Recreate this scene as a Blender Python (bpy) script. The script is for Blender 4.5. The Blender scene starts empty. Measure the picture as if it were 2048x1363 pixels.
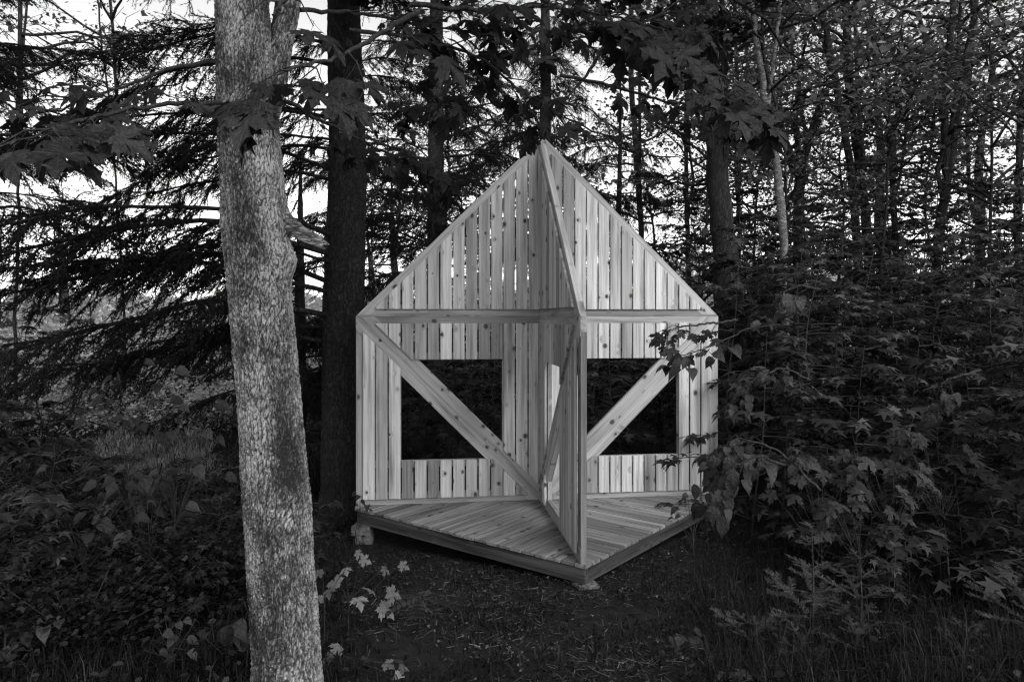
import bpy, math, random
import numpy as np
from mathutils import Vector, Matrix

random.seed(7)
RS = np.random.RandomState(11)
SC = bpy.context.scene
COL = SC.collection
PI = math.pi
FPX = 1430.0            # focal length in pixels of the 2048 px wide photograph
EYE = 1.9               # eye height above the deck (deck top is z = 0)
HORIZON = 632.3

# ------------------------------------------------------------------ camera
cam = bpy.data.cameras.new('camera')
camo = bpy.data.objects.new('camera', cam)
COL.objects.link(camo)
camo.location = (0, 0, EYE)
camo.rotation_euler = (math.radians(90), 0, 0)
cam.sensor_width = 36.0
cam.lens = FPX / 2048 * 36.0
cam.shift_y = -(681.5 - HORIZON) / 2048
cam.clip_start = 0.05
cam.clip_end = 1000
SC.camera = camo

# ------------------------------------------------------------------ light
SUN_EL, SUN_AZ = 38.0, 151.0      # azimuth clockwise from +Y : soft light from the open side, right and behind the viewer
world = bpy.data.worlds.new('World')
SC.world = world
world.use_nodes = True
wn = world.node_tree
wn.nodes.clear()
sky = wn.nodes.new('ShaderNodeTexSky')
sky.sky_type = 'NISHITA'
sky.sun_disc = False
sky.sun_elevation = math.radians(SUN_EL)
sky.sun_rotation = math.radians(SUN_AZ)
sky.dust_density = 1.0
sky.air_density = 1.0
bw = wn.nodes.new('ShaderNodeRGBToBW')
bg = wn.nodes.new('ShaderNodeBackground')
bg.inputs['Strength'].default_value = 0.15
wo = wn.nodes.new('ShaderNodeOutputWorld')
wn.links.new(sky.outputs[0], bw.inputs[0])
wn.links.new(bw.outputs[0], bg.inputs['Color'])
wn.links.new(bg.outputs[0], wo.inputs['Surface'])

sl = bpy.data.lights.new('sun', 'SUN')
sl.energy = 0.9
sl.angle = math.radians(35)
sl.color = (1, 1, 1)
so = bpy.data.objects.new('sun', sl)
COL.objects.link(so)
_az, _el = math.radians(SUN_AZ), math.radians(SUN_EL)
sdir = Vector((math.sin(_az) * math.cos(_el), math.cos(_az) * math.cos(_el), math.sin(_el)))
so.rotation_euler = sdir.to_track_quat('Z', 'Y').to_euler()
so.location = sdir * 30

SC.view_settings.view_transform = 'Standard'
SC.view_settings.look = 'None'
SC.view_settings.gamma = 1
SC.view_settings.exposure = 1.24
SC.view_settings.use_curve_mapping = False
SC.cycles.max_bounces = 5
SC.cycles.diffuse_bounces = 3
SC.cycles.glossy_bounces = 2
SC.cycles.transmission_bounces = 3
SC.cycles.transparent_max_bounces = 4
SC.cycles.use_fast_gi = False
SC.cycles.use_denoising = True
SC.cycles.pixel_filter_type = 'BLACKMAN_HARRIS'
SC.cycles.filter_width = 1.25


# ------------------------------------------------------------------ helpers
def pix(px, py, Y):
    """the point of the place that lies Y metres ahead, on the line of sight of a photograph pixel"""
    return np.array(((px - 1024) / FPX * Y, Y, EYE - (py - HORIZON) / FPX * Y))


def tag(o, label=None, cat=None, group=None, kind=None):
    if label: o['label'] = label
    if cat: o['category'] = cat
    if group: o['group'] = group
    if kind: o['kind'] = kind
    return o


def empty(name, loc=(0, 0, 0), rz=0.0, parent=None):
    o = bpy.data.objects.new(name, None)
    COL.objects.link(o)
    o.location = loc
    o.rotation_euler = (0, 0, rz)
    o.empty_display_size = 0.1
    if parent: o.parent = parent
    return o


def link(name, me, parent=None, loc=None, rot=None, scale=None, mw=None):
    o = bpy.data.objects.new(name, me)
    COL.objects.link(o)
    if parent: o.parent = parent
    if loc is not None: o.location = loc
    if rot is not None: o.rotation_euler = rot
    if scale is not None: o.scale = (scale,) * 3 if np.isscalar(scale) else scale
    if mw is not None: o.matrix_local = mw
    return o


def copy_tree(o, parent=None):
    c = o.copy()
    COL.objects.link(c)
    if parent: c.parent = parent
    for ch in KIDS.get(o.name, []):
        copy_tree(ch, c)
    return c


KIDS = {}


def mesh_np(name, verts, tris=None, quads=None, mats=(), tmat=None, qmat=None, smooth=False):
    me = bpy.data.meshes.new(name)
    verts = np.asarray(verts, np.float32)
    nt = 0 if tris is None else len(tris)
    nq = 0 if quads is None else len(quads)
    me.vertices.add(len(verts))
    me.vertices.foreach_set('co', verts.ravel())
    loops = []
    if nt: loops.append(np.asarray(tris, np.int32).ravel())
    if nq: loops.append(np.asarray(quads, np.int32).ravel())
    lv = np.concatenate(loops)
    me.loops.add(len(lv))
    me.loops.foreach_set('vertex_index', lv)
    me.polygons.add(nt + nq)
    starts = np.concatenate([np.arange(nt) * 3, nt * 3 + np.arange(nq) * 4]).astype(np.int32)
    me.polygons.foreach_set('loop_start', starts)
    mi = np.zeros(nt + nq, np.int32)
    if tmat is not None and nt: mi[:nt] = tmat
    if qmat is not None and nq: mi[nt:] = qmat
    for m in mats: me.materials.append(m)
    me.polygons.foreach_set('material_index', mi)
    if smooth:
        me.polygons.foreach_set('use_smooth', np.ones(nt + nq, bool))
    me.update(calc_edges=True)
    return me


class Soup:
    """collects triangles and quads of several materials into one mesh"""
    def __init__(s):
        s.v, s.t, s.q, s.tm, s.qm, s.n = [], [], [], [], [], 0

    def add(s, v, t=None, q=None, m=0):
        v = np.asarray(v, np.float32)
        if t is not None and len(t):
            s.t.append(np.asarray(t, np.int64) + s.n); s.tm.append(np.full(len(t), m))
        if q is not None and len(q):
            s.q.append(np.asarray(q, np.int64) + s.n); s.qm.append(np.full(len(q), m))
        s.v.append(v); s.n += len(v)

    def tube(s, pts, rad, sides=6, m=0, cap=False):
        pts = np.asarray(pts, float); n = len(pts)
        rad = np.broadcast_to(np.asarray(rad, float), (n,))
        d = np.gradient(pts, axis=0)
        d /= np.linalg.norm(d, axis=1)[:, None] + 1e-9
        ref = np.array((0.0, 0, 1)) if abs(d[:, 2]).mean() < .8 else np.array((1.0, 0, 0))
        a = np.cross(d, ref); a /= np.linalg.norm(a, axis=1)[:, None] + 1e-9
        b = np.cross(d, a)
        th = np.arange(sides) * 2 * PI / sides
        v = pts[:, None, :] + rad[:, None, None] * (np.cos(th)[None, :, None] * a[:, None, :] + np.sin(th)[None, :, None] * b[:, None, :])
        i = np.arange(n - 1)[:, None] * sides; j = np.arange(sides)[None, :]; k = (j + 1) % sides
        q = np.stack([i + j, i + k, i + sides + k, i + sides + j], -1).reshape(-1, 4)
        s.add(v.reshape(-1, 3), q=q, m=m)
        if cap:
            c = np.vstack([v[-1], pts[-1] + d[-1] * rad[-1] * .3])
            s.add(c, t=[(x, (x + 1) % sides, sides) for x in range(sides)], m=m)

    def build(s, name, mats, smooth=False):
        v = np.concatenate(s.v)
        t = np.concatenate(s.t) if s.t else None
        q = np.concatenate(s.q) if s.q else None
        return mesh_np(name, v, t, q, mats,
                       np.concatenate(s.tm) if s.tm else None, np.concatenate(s.qm) if s.qm else None, smooth)


def scatter(tv, tt, P, R, S):
    """copies of a template (tv, tt) at points P, frames R (n,3,3 columns = axes), sizes S"""
    tv = np.asarray(tv, float); tt = np.asarray(tt); n = len(P); k = len(tv)
    S = np.broadcast_to(np.asarray(S, float), (n,))
    v = np.einsum('nij,kj->nki', R, tv) * S[:, None, None] + np.asarray(P)[:, None, :]
    t = tt[None] + (np.arange(n) * k)[:, None, None]
    return v.reshape(-1, 3), t.reshape(-1, 3)


def frames(ydir, zdir):
    """frames whose y axis follows ydir and whose z axis leans to zdir"""
    y = np.asarray(ydir, float); y = y / (np.linalg.norm(y, axis=-1, keepdims=True) + 1e-9)
    z = np.asarray(zdir, float); z = z - (z * y).sum(-1, keepdims=True) * y
    z = z / (np.linalg.norm(z, axis=-1, keepdims=True) + 1e-9)
    x = np.cross(y, z)
    return np.stack([x, y, z], -1)


def hash3(ix, iy, iz, s=0):
    h = (ix.astype(np.int64) * 73856093) ^ (iy.astype(np.int64) * 19349663) ^ (iz.astype(np.int64) * 83492791) ^ (s * 2654435)
    h = (h ^ (h >> 13)) * 1274126177 & 0x7fffffff
    h = (h ^ (h >> 16)) & 0x7fffffff
    return (h % 100003) / 100003.0


def vnoise(x, y, z=None, s=0):
    x, y = np.broadcast_arrays(np.asarray(x, float), np.asarray(y, float))
    z = np.zeros_like(x) if z is None else np.broadcast_to(np.asarray(z, float), x.shape)
    xi, yi, zi = np.floor(x), np.floor(y), np.floor(z)
    fx, fy, fz = x - xi, y - yi, z - zi
    fx, fy, fz = [f * f * (3 - 2 * f) for f in (fx, fy, fz)]
    r = 0
    for dx in (0, 1):
        for dy in (0, 1):
            for dz in (0, 1):
                w = (fx if dx else 1 - fx) * (fy if dy else 1 - fy) * (fz if dz else 1 - fz)
                r = r + w * hash3(xi + dx, yi + dy, zi + dz, s)
    return r


def gz(x, y):
    """height of the ground"""
    x = np.asarray(x, float); y = np.asarray(y, float)
    base = np.interp(y, [-50, 0, 1.5, 3.3, 5.4, 7.1, 10, 14, 30, 400], [.3, .2, .17, .11, -.165, -.32, -.45, -.5, -.6, -.6])
    n = (vnoise(x * .9 + 40, y * .9, s=1) - .5) * .09 + (vnoise(x * 3.1, y * 3.1, s=2) - .5) * .035
    far = np.clip((np.hypot(x, y) - 9) / 20, 0, 1)
    return base + n + (vnoise(x * .13 + 9, y * .13, s=3) - .5) * .9 * far


# ------------------------------------------------------------------ materials
def newmat(name):
    m = bpy.data.materials.new(name)
    m.use_nodes = True
    nt = m.node_tree
    b = nt.nodes['Principled BSDF']
    b.inputs['Specular IOR Level'].default_value = 0.25
    return m, nt, b


def N(nt, typ, **kw):
    n = nt.nodes.new(typ)
    for k, v in kw.items():
        if k in n.inputs: n.inputs[k].default_value = v
        else: setattr(n, k, v)
    return n


def ramp(nt, src, stops):
    r = nt.nodes.new('ShaderNodeValToRGB')
    e = r.color_ramp.elements
    while len(e) < len(stops): e.new(.5)
    for i, (p, c) in enumerate(stops):
        e[i].position = p; e[i].color = (c, c, c, 1)
    nt.links.new(src, r.inputs[0])
    return r.outputs[0]


def math_(nt, op, a, b=None, clamp=False):
    n = nt.nodes.new('ShaderNodeMath'); n.operation = op; n.use_clamp = clamp
    for i, v in enumerate((a, b)):
        if v is None: continue
        if isinstance(v, (int, float)): n.inputs[i].default_value = v
        else: nt.links.new(v, n.inputs[i])
    return n.outputs[0]


def leaf_material(name, lo, hi, trans=.35, rough=.5, island=True):
    m, nt, b = newmat(name)
    g = N(nt, 'ShaderNodeNewGeometry')
    oi = N(nt, 'ShaderNodeObjectInfo')
    src = g.outputs['Random Per Island'] if island else oi.outputs['Random']
    c = ramp(nt, src, [(0, lo), (.75, lo * .6 + hi * .4), (1, hi)])
    tc = N(nt, 'ShaderNodeTexCoord')
    ns = N(nt, 'ShaderNodeTexNoise', Scale=2.3 if island else 22.0, Detail=3.0)
    nt.links.new(tc.outputs['Object'], ns.inputs['Vector'])
    f = ramp(nt, ns.outputs['Fac'], [(.3, .62), (.7, 1.25)])
    mx = N(nt, 'ShaderNodeMix', data_type='RGBA', blend_type='MULTIPLY')
    mx.inputs[0].default_value = 1
    nt.links.new(c, mx.inputs[6]); nt.links.new(f, mx.inputs[7])
    out = mx.outputs[2]
    nt.links.new(out, b.inputs['Base Color'])
    b.inputs['Roughness'].default_value = rough
    b.inputs['Specular IOR Level'].default_value = .12
    tr = N(nt, 'ShaderNodeBsdfTranslucent')
    nt.links.new(out, tr.inputs['Color'])
    ms = N(nt, 'ShaderNodeMixShader'); ms.inputs[0].default_value = trans
    nt.links.new(b.outputs[0], ms.inputs[1]); nt.links.new(tr.outputs[0], ms.inputs[2])
    nt.links.new(ms.outputs[0], nt.nodes['Material Output'].inputs['Surface'])
    return m


def big_leaf_material(name, lo, hi, trans=.3):
    """for single leaves: five (or feathered) pale veins in the blade and a rippled surface"""
    m, nt, b = newmat(name)
    oi = N(nt, 'ShaderNodeObjectInfo')
    c = ramp(nt, oi.outputs['Random'], [(0, lo), (.7, (lo + hi) / 2), (1, hi)])
    tc = N(nt, 'ShaderNodeTexCoord')
    sep = N(nt, 'ShaderNodeSeparateXYZ'); nt.links.new(tc.outputs['Object'], sep.inputs[0])
    # angle about the leaf base, repeated between veins
    an = math_(nt, 'ARCTAN2', sep.outputs[0], sep.outputs[1])
    a5 = math_(nt, 'MULTIPLY', an, 1.45)
    co = math_(nt, 'ABSOLUTE', math_(nt, 'SINE', math_(nt, 'MULTIPLY', a5, PI)))
    rad = N(nt, 'ShaderNodeVectorMath', operation='LENGTH'); nt.links.new(tc.outputs['Object'], rad.inputs[0])
    wdt = math_(nt, 'MULTIPLY', co, rad.outputs['Value'])
    vein = ramp(nt, wdt, [(0, 1.0), (.025, .0)])
    ns = N(nt, 'ShaderNodeTexNoise', Scale=5.0, Detail=4.0); nt.links.new(tc.outputs['Object'], ns.inputs['Vector'])
    f = ramp(nt, ns.outputs['Fac'], [(.3, .7), (.7, 1.2)])
    mx = N(nt, 'ShaderNodeMix', data_type='RGBA', blend_type='MULTIPLY'); mx.inputs[0].default_value = 1
    nt.links.new(c, mx.inputs[6]); nt.links.new(f, mx.inputs[7])
    m2 = N(nt, 'ShaderNodeMix', data_type='RGBA')
    nt.links.new(math_(nt, 'MULTIPLY', vein, .35), m2.inputs[0])
    nt.links.new(mx.outputs[2], m2.inputs[6]); m2.inputs[7].default_value = (.22, .22, .22, 1)
    nt.links.new(m2.outputs[2], b.inputs['Base Color'])
    b.inputs['Roughness'].default_value = .45
    bp = N(nt, 'ShaderNodeBump', Strength=.5, Distance=.02)
    nt.links.new(math_(nt, 'ADD', math_(nt, 'MULTIPLY', vein, -1.0), math_(nt, 'MULTIPLY', ns.outputs['Fac'], 1.5)), bp.inputs['Height'])
    nt.links.new(bp.outputs[0], b.inputs['Normal'])
    tr = N(nt, 'ShaderNodeBsdfTranslucent'); nt.links.new(m2.outputs[2], tr.inputs['Color'])
    ms = N(nt, 'ShaderNodeMixShader'); ms.inputs[0].default_value = trans
    nt.links.new(b.outputs[0], ms.inputs[1]); nt.links.new(tr.outputs[0], ms.inputs[2])
    nt.links.new(ms.outputs[0], nt.nodes['Material Output'].inputs['Surface'])
    return m


def bark_material(name, lo, hi, sx=30.0, sz=6.0, bump=.8, dist=.02):
    m, nt, b = newmat(name)
    tc = N(nt, 'ShaderNodeTexCoord')
    mp = N(nt, 'ShaderNodeMapping'); mp.inputs['Scale'].default_value = (sx, sx, sz)
    nt.links.new(tc.outputs['Object'], mp.inputs[0])
    ns = N(nt, 'ShaderNodeTexNoise', Scale=1.0, Detail=7.0, Roughness=.65, Distortion=.6); nt.links.new(mp.outputs[0], ns.inputs['Vector'])
    ridge = math_(nt, 'ABSOLUTE', math_(nt, 'SUBTRACT', ns.outputs['Fac'], .5))
    h = math_(nt, 'POWER', math_(nt, 'MULTIPLY', ridge, 5.0, True), .6)
    n2 = N(nt, 'ShaderNodeTexNoise', Scale=3.1, Detail=4.0); nt.links.new(tc.outputs['Object'], n2.inputs['Vector'])
    hh = math_(nt, 'MULTIPLY', h, math_(nt, 'ADD', n2.outputs['Fac'], .45))
    c = ramp(nt, hh, [(.1, lo * .6), (.9, hi)])
    nt.links.new(c, b.inputs['Base Color'])
    b.inputs['Roughness'].default_value = .95
    bp = N(nt, 'ShaderNodeBump', Strength=bump, Distance=dist)
    nt.links.new(h, bp.inputs['Height']); nt.links.new(bp.outputs[0], b.inputs['Normal'])
    return m


def wood_material(name, lo, hi, knots=True, grain=.5, rough=.62):
    """sawn softwood; every board runs along its own local Z"""
    m, nt, b = newmat(name)
    tc = N(nt, 'ShaderNodeTexCoord')
    oi = N(nt, 'ShaderNodeObjectInfo')
    off = N(nt, 'ShaderNodeVectorMath', operation='SCALE'); off.inputs['Scale'].default_value = 37.0
    cx = N(nt, 'ShaderNodeCombineXYZ')
    for i in range(3): nt.links.new(oi.outputs['Random'], cx.inputs[i])
    nt.links.new(cx.outputs[0], off.inputs[0])
    ad = N(nt, 'ShaderNodeVectorMath', operation='ADD')
    nt.links.new(tc.outputs['Object'], ad.inputs[0]); nt.links.new(off.outputs[0], ad.inputs[1])
    # knots: sparse cells
    mk = N(nt, 'ShaderNodeMapping'); mk.inputs['Scale'].default_value = (9.0, 2.0, 7.0)
    nt.links.new(ad.outputs[0], mk.inputs[0])
    vk = N(nt, 'ShaderNodeTexVoronoi', Scale=1.0, Randomness=1.0); nt.links.new(mk.outputs[0], vk.inputs['Vector'])
    sc = N(nt, 'ShaderNodeSeparateColor'); nt.links.new(vk.outputs['Color'], sc.inputs[0])
    kd = math_(nt, 'DIVIDE', vk.outputs['Distance'], math_(nt, 'ADD', math_(nt, 'MULTIPLY', sc.outputs[1], 1.0), .45))
    kn = ramp(nt, kd, [(.11, 1.0), (.18, 0.0)])
    halo = ramp(nt, vk.outputs['Distance'], [(.1, 1.0), (.34, 0.0)])
    some = ramp(nt, sc.outputs[0], [(.34, 0.0), (.39, 1.0)])
    kn = math_(nt, 'MULTIPLY', kn, some); halo = math_(nt, 'MULTIPLY', halo, some)
    # growth rings running along the board, bent round the knots
    mg = N(nt, 'ShaderNodeMapping'); mg.inputs['Scale'].default_value = (26.0, 26.0, .75)
    nt.links.new(ad.outputs[0], mg.inputs[0])
    bend = N(nt, 'ShaderNodeVectorMath', operation='ADD')
    cb = N(nt, 'ShaderNodeCombineXYZ'); nt.links.new(math_(nt, 'MULTIPLY', halo, 1.3), cb.inputs[0])
    nt.links.new(mg.outputs[0], bend.inputs[0]); nt.links.new(cb.outputs[0], bend.inputs[1])
    ng = N(nt, 'ShaderNodeTexNoise', Scale=1.0, Detail=5.0, Roughness=.62); nt.links.new(bend.outputs[0], ng.inputs['Vector'])
    mf = N(nt, 'ShaderNodeMapping'); mf.inputs['Scale'].default_value = (140.0, 140.0, 3.0)
    nt.links.new(ad.outputs[0], mf.inputs[0])
    nf = N(nt, 'ShaderNodeTexNoise', Scale=1.0, Detail=3.0); nt.links.new(mf.outputs[0], nf.inputs['Vector'])
    g = math_(nt, 'ADD', math_(nt, 'MULTIPLY', ng.outputs['Fac'], .75), math_(nt, 'MULTIPLY', nf.outputs['Fac'], .25))
    c = ramp(nt, g, [(.34, lo * .8), (.5, (lo + hi) * .5), (.64, hi)])
    # board to board tone and slow stains
    tone = ramp(nt, oi.outputs['Random'], [(0, .50), (.15, .62), (.28, .84), (.6, .97), (1, 1.15)])
    ms_ = N(nt, 'ShaderNodeMapping'); ms_.inputs['Scale'].default_value = (14.0, 6.0, 1.3)
    nt.links.new(ad.outputs[0], ms_.inputs[0])
    nst = N(nt, 'ShaderNodeTexNoise', Scale=1.0, Detail=3.0); nt.links.new(ms_.outputs[0], nst.inputs['Vector'])
    st = ramp(nt, nst.outputs['Fac'], [(.28, .55), (.44, .95), (.7, 1.06)])
    mx = N(nt, 'ShaderNodeMix', data_type='RGBA', blend_type='MULTIPLY'); mx.inputs[0].default_value = 1
    nt.links.new(c, mx.inputs[6]); nt.links.new(tone, mx.inputs[7])
    mx2 = N(nt, 'ShaderNodeMix', data_type='RGBA', blend_type='MULTIPLY'); mx2.inputs[0].default_value = 1
    nt.links.new(mx.outputs[2], mx2.inputs[6]); nt.links.new(st, mx2.inputs[7])
    src = mx2.outputs[2]
    if knots:
        mk2 = N(nt, 'ShaderNodeMix', data_type='RGBA')
        nt.links.new(math_(nt, 'ADD', math_(nt, 'MULTIPLY', kn, .85), math_(nt, 'MULTIPLY', halo, .26)), mk2.inputs[0])
        nt.links.new(src, mk2.inputs[6]); mk2.inputs[7].default_value = (.06, .06, .06, 1)
        src = mk2.outputs[2]
    nt.links.new(src, b.inputs['Base Color'])
    b.inputs['Roughness'].default_value = rough
    bp = N(nt, 'ShaderNodeBump', Strength=.35, Distance=.004)
    nt.links.new(g, bp.inputs['Height']); nt.links.new(bp.outputs[0], b.inputs['Normal'])
    return m


M = {}
M['plank'] = wood_material('planed_pine', .36, .74)
M['frame'] = wood_material('pine_framing', .30, .50)
M['deck'] = wood_material('weathered_deck_pine', .14, .40, rough=.7)
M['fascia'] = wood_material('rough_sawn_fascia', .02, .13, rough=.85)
M['spruce_bark'] = bark_material('spruce_bark', .02, .065, 34, 12)
M['dark_bark'] = bark_material('dark_bark', .018, .055, 26, 7)
M['pale_bark'] = bark_material('pale_bark', .05, .26, 14, 40, .3, .01)
M['twig'] = bark_material('twig_bark', .025, .07, 60, 20, .3, .004)
M['dead_wood'] = bark_material('bare_dead_wood', .04, .48, 16, 60, .8, .01)
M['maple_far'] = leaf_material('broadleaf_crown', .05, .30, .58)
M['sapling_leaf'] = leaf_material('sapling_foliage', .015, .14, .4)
M['pale_far'] = leaf_material('sun_painted_foliage', .35, .75, .5)  # near-white leaves: sunlight and haze are put into the colour
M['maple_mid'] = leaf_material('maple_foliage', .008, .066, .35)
M['maple_leaf'] = big_leaf_material('maple_leaf', .016, .045)
M['linden_leaf'] = big_leaf_material('linden_leaf', .022, .085, .25)
M['seedling_leaf'] = big_leaf_material('pale_maple_leaf', .11, .27, .25)
M['herb_leaf'] = big_leaf_material('herb_leaf', .02, .07, .25)
M['needles'] = leaf_material('spruce_needles', .010, .032, .1, .7)
M['fir_needles'] = leaf_material('fir_sapling_needles', .05, .15, .15, .5)
M['grass'] = leaf_material('grass_blades', .006, .055, .25)
M['straw'] = leaf_material('dry_litter', .008, .22, .1, .8)
M['grass_sun_paint'] = leaf_material('sun_painted_grass', .22, .6, .35)  # paler grass copy, sunlight on the meadow patch painted into its colour

mg_, nt_, b_ = newmat('forest_soil')
tc_ = N(nt_, 'ShaderNodeTexCoord')
n1 = N(nt_, 'ShaderNodeTexNoise', Scale=9.0, Detail=8.0, Roughness=.7); nt_.links.new(tc_.outputs['Object'], n1.inputs['Vector'])
nt_.links.new(ramp(nt_, n1.outputs['Fac'], [(.35, .005), (.7, .024)]), b_.inputs['Base Color'])
b_.inputs['Roughness'].default_value = 1
bp_ = N(nt_, 'ShaderNodeBump', Strength=.8, Distance=.03); nt_.links.new(n1.outputs['Fac'], bp_.inputs['Height'])
nt_.links.new(bp_.outputs[0], b_.inputs['Normal'])
M['soil'] = mg_

mg_, nt_, b_ = newmat('aerated_concrete')
tc_ = N(nt_, 'ShaderNodeTexCoord')
n1 = N(nt_, 'ShaderNodeTexNoise', Scale=30.0, Detail=6.0); nt_.links.new(tc_.outputs['Object'], n1.inputs['Vector'])
nt_.links.new(ramp(nt_, n1.outputs['Fac'], [(.3, .07), (.7, .22)]), b_.inputs['Base Color'])
b_.inputs['Roughness'].default_value = .95
bp_ = N(nt_, 'ShaderNodeBump', Strength=.6, Distance=.01); nt_.links.new(n1.outputs['Fac'], bp_.inputs['Height'])
nt_.links.new(bp_.outputs[0], b_.inputs['Normal'])
M['concrete'] = mg_

# bark of the near trunk: colour and cracks follow the modelled plates
mg_, nt_, b_ = newmat('plated_bark')
at = N(nt_, 'ShaderNodeAttribute', attribute_name='plate')
cr = N(nt_, 'ShaderNodeAttribute', attribute_name='crack')
tc_ = N(nt_, 'ShaderNodeTexCoord')
n1 = N(nt_, 'ShaderNodeTexNoise', Scale=160.0, Detail=4.0); nt_.links.new(tc_.outputs['Object'], n1.inputs['Vector'])
n2 = N(nt_, 'ShaderNodeTexNoise', Scale=6.0, Detail=3.0); nt_.links.new(tc_.outputs['Object'], n2.inputs['Vector'])
v1 = math_(nt_, 'ADD', math_(nt_, 'MULTIPLY', at.outputs['Fac'], .62), math_(nt_, 'MULTIPLY', n1.outputs['Fac'], .5))
v1 = math_(nt_, 'ADD', v1, math_(nt_, 'MULTIPLY', math_(nt_, 'SUBTRACT', n2.outputs['Fac'], .5), .9))
cc = ramp(nt_, v1, [(.30, .02), (.52, .11), (.80, .40)])
mm = N(nt_, 'ShaderNodeMix', data_type='RGBA')
nt_.links.new(cr.outputs['Fac'], mm.inputs[0]); mm.inputs[6].default_value = (.015, .015, .015, 1)
nt_.links.new(cc, mm.inputs[7])
nt_.links.new(mm.outputs[2], b_.inputs['Base Color'])
b_.inputs['Roughness'].default_value = .9
bp_ = N(nt_, 'ShaderNodeBump', Strength=.5, Distance=.003); nt_.links.new(n1.outputs['Fac'], bp_.inputs['Height'])
nt_.links.new(bp_.outputs[0], b_.inputs['Normal'])
M['plated_bark'] = mg_


# ------------------------------------------------------------------ ground
def build_ground():
    ax = np.concatenate([-np.geomspace(300, 8, 40), np.linspace(-7.8, 7.8, 160), np.geomspace(8, 300, 40)])
    ay = np.concatenate([np.linspace(-60, 1.5, 14), np.linspace(1.8, 14, 150), np.geomspace(14.2, 400, 60)])
    X, Y = np.meshgrid(ax, ay)
    Z = gz(X, Y)
    nx, ny = len(ax), len(ay)
    i = np.arange(ny - 1)[:, None] * nx; j = np.arange(nx - 1)[None]
    q = np.stack([i + j, i + j + 1, i + nx + j + 1, i + nx + j], -1).reshape(-1, 4)
    me = mesh_np('ground', np.stack([X, Y, Z], -1).reshape(-1, 3), quads=q, mats=[M['soil']], smooth=True)
    tag(link('ground', me), kind='structure')


build_ground()

# ------------------------------------------------------------------ pavilion
TH = math.radians(7.0)
O = np.array((.326, 7.336, 0.0))
UU = np.array((math.cos(TH), math.sin(TH), 0.0))
VV = np.array((math.sin(TH), -math.cos(TH), 0.0))   # towards the viewer


def clip(poly, a, b, c):
    """keep the part of a 2-D polygon with a*x + b*y <= c"""
    out = []
    n = len(poly)
    for i in range(n):
        p, q = poly[i], poly[(i + 1) % n]
        dp, dq = a * p[0] + b * p[1] - c, a * q[0] + b * q[1] - c
        if dp <= 0: out.append(p)
        if dp * dq < 0:
            t = dp / (dp - dq)
            out.append((p[0] + t * (q[0] - p[0]), p[1] + t * (q[1] - p[1])))
    return out


def area(p):
    return .5 * abs(sum(p[i][0] * p[(i + 1) % len(p)][1] - p[(i + 1) % len(p)][0] * p[i][1] for i in range(len(p))))


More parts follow.
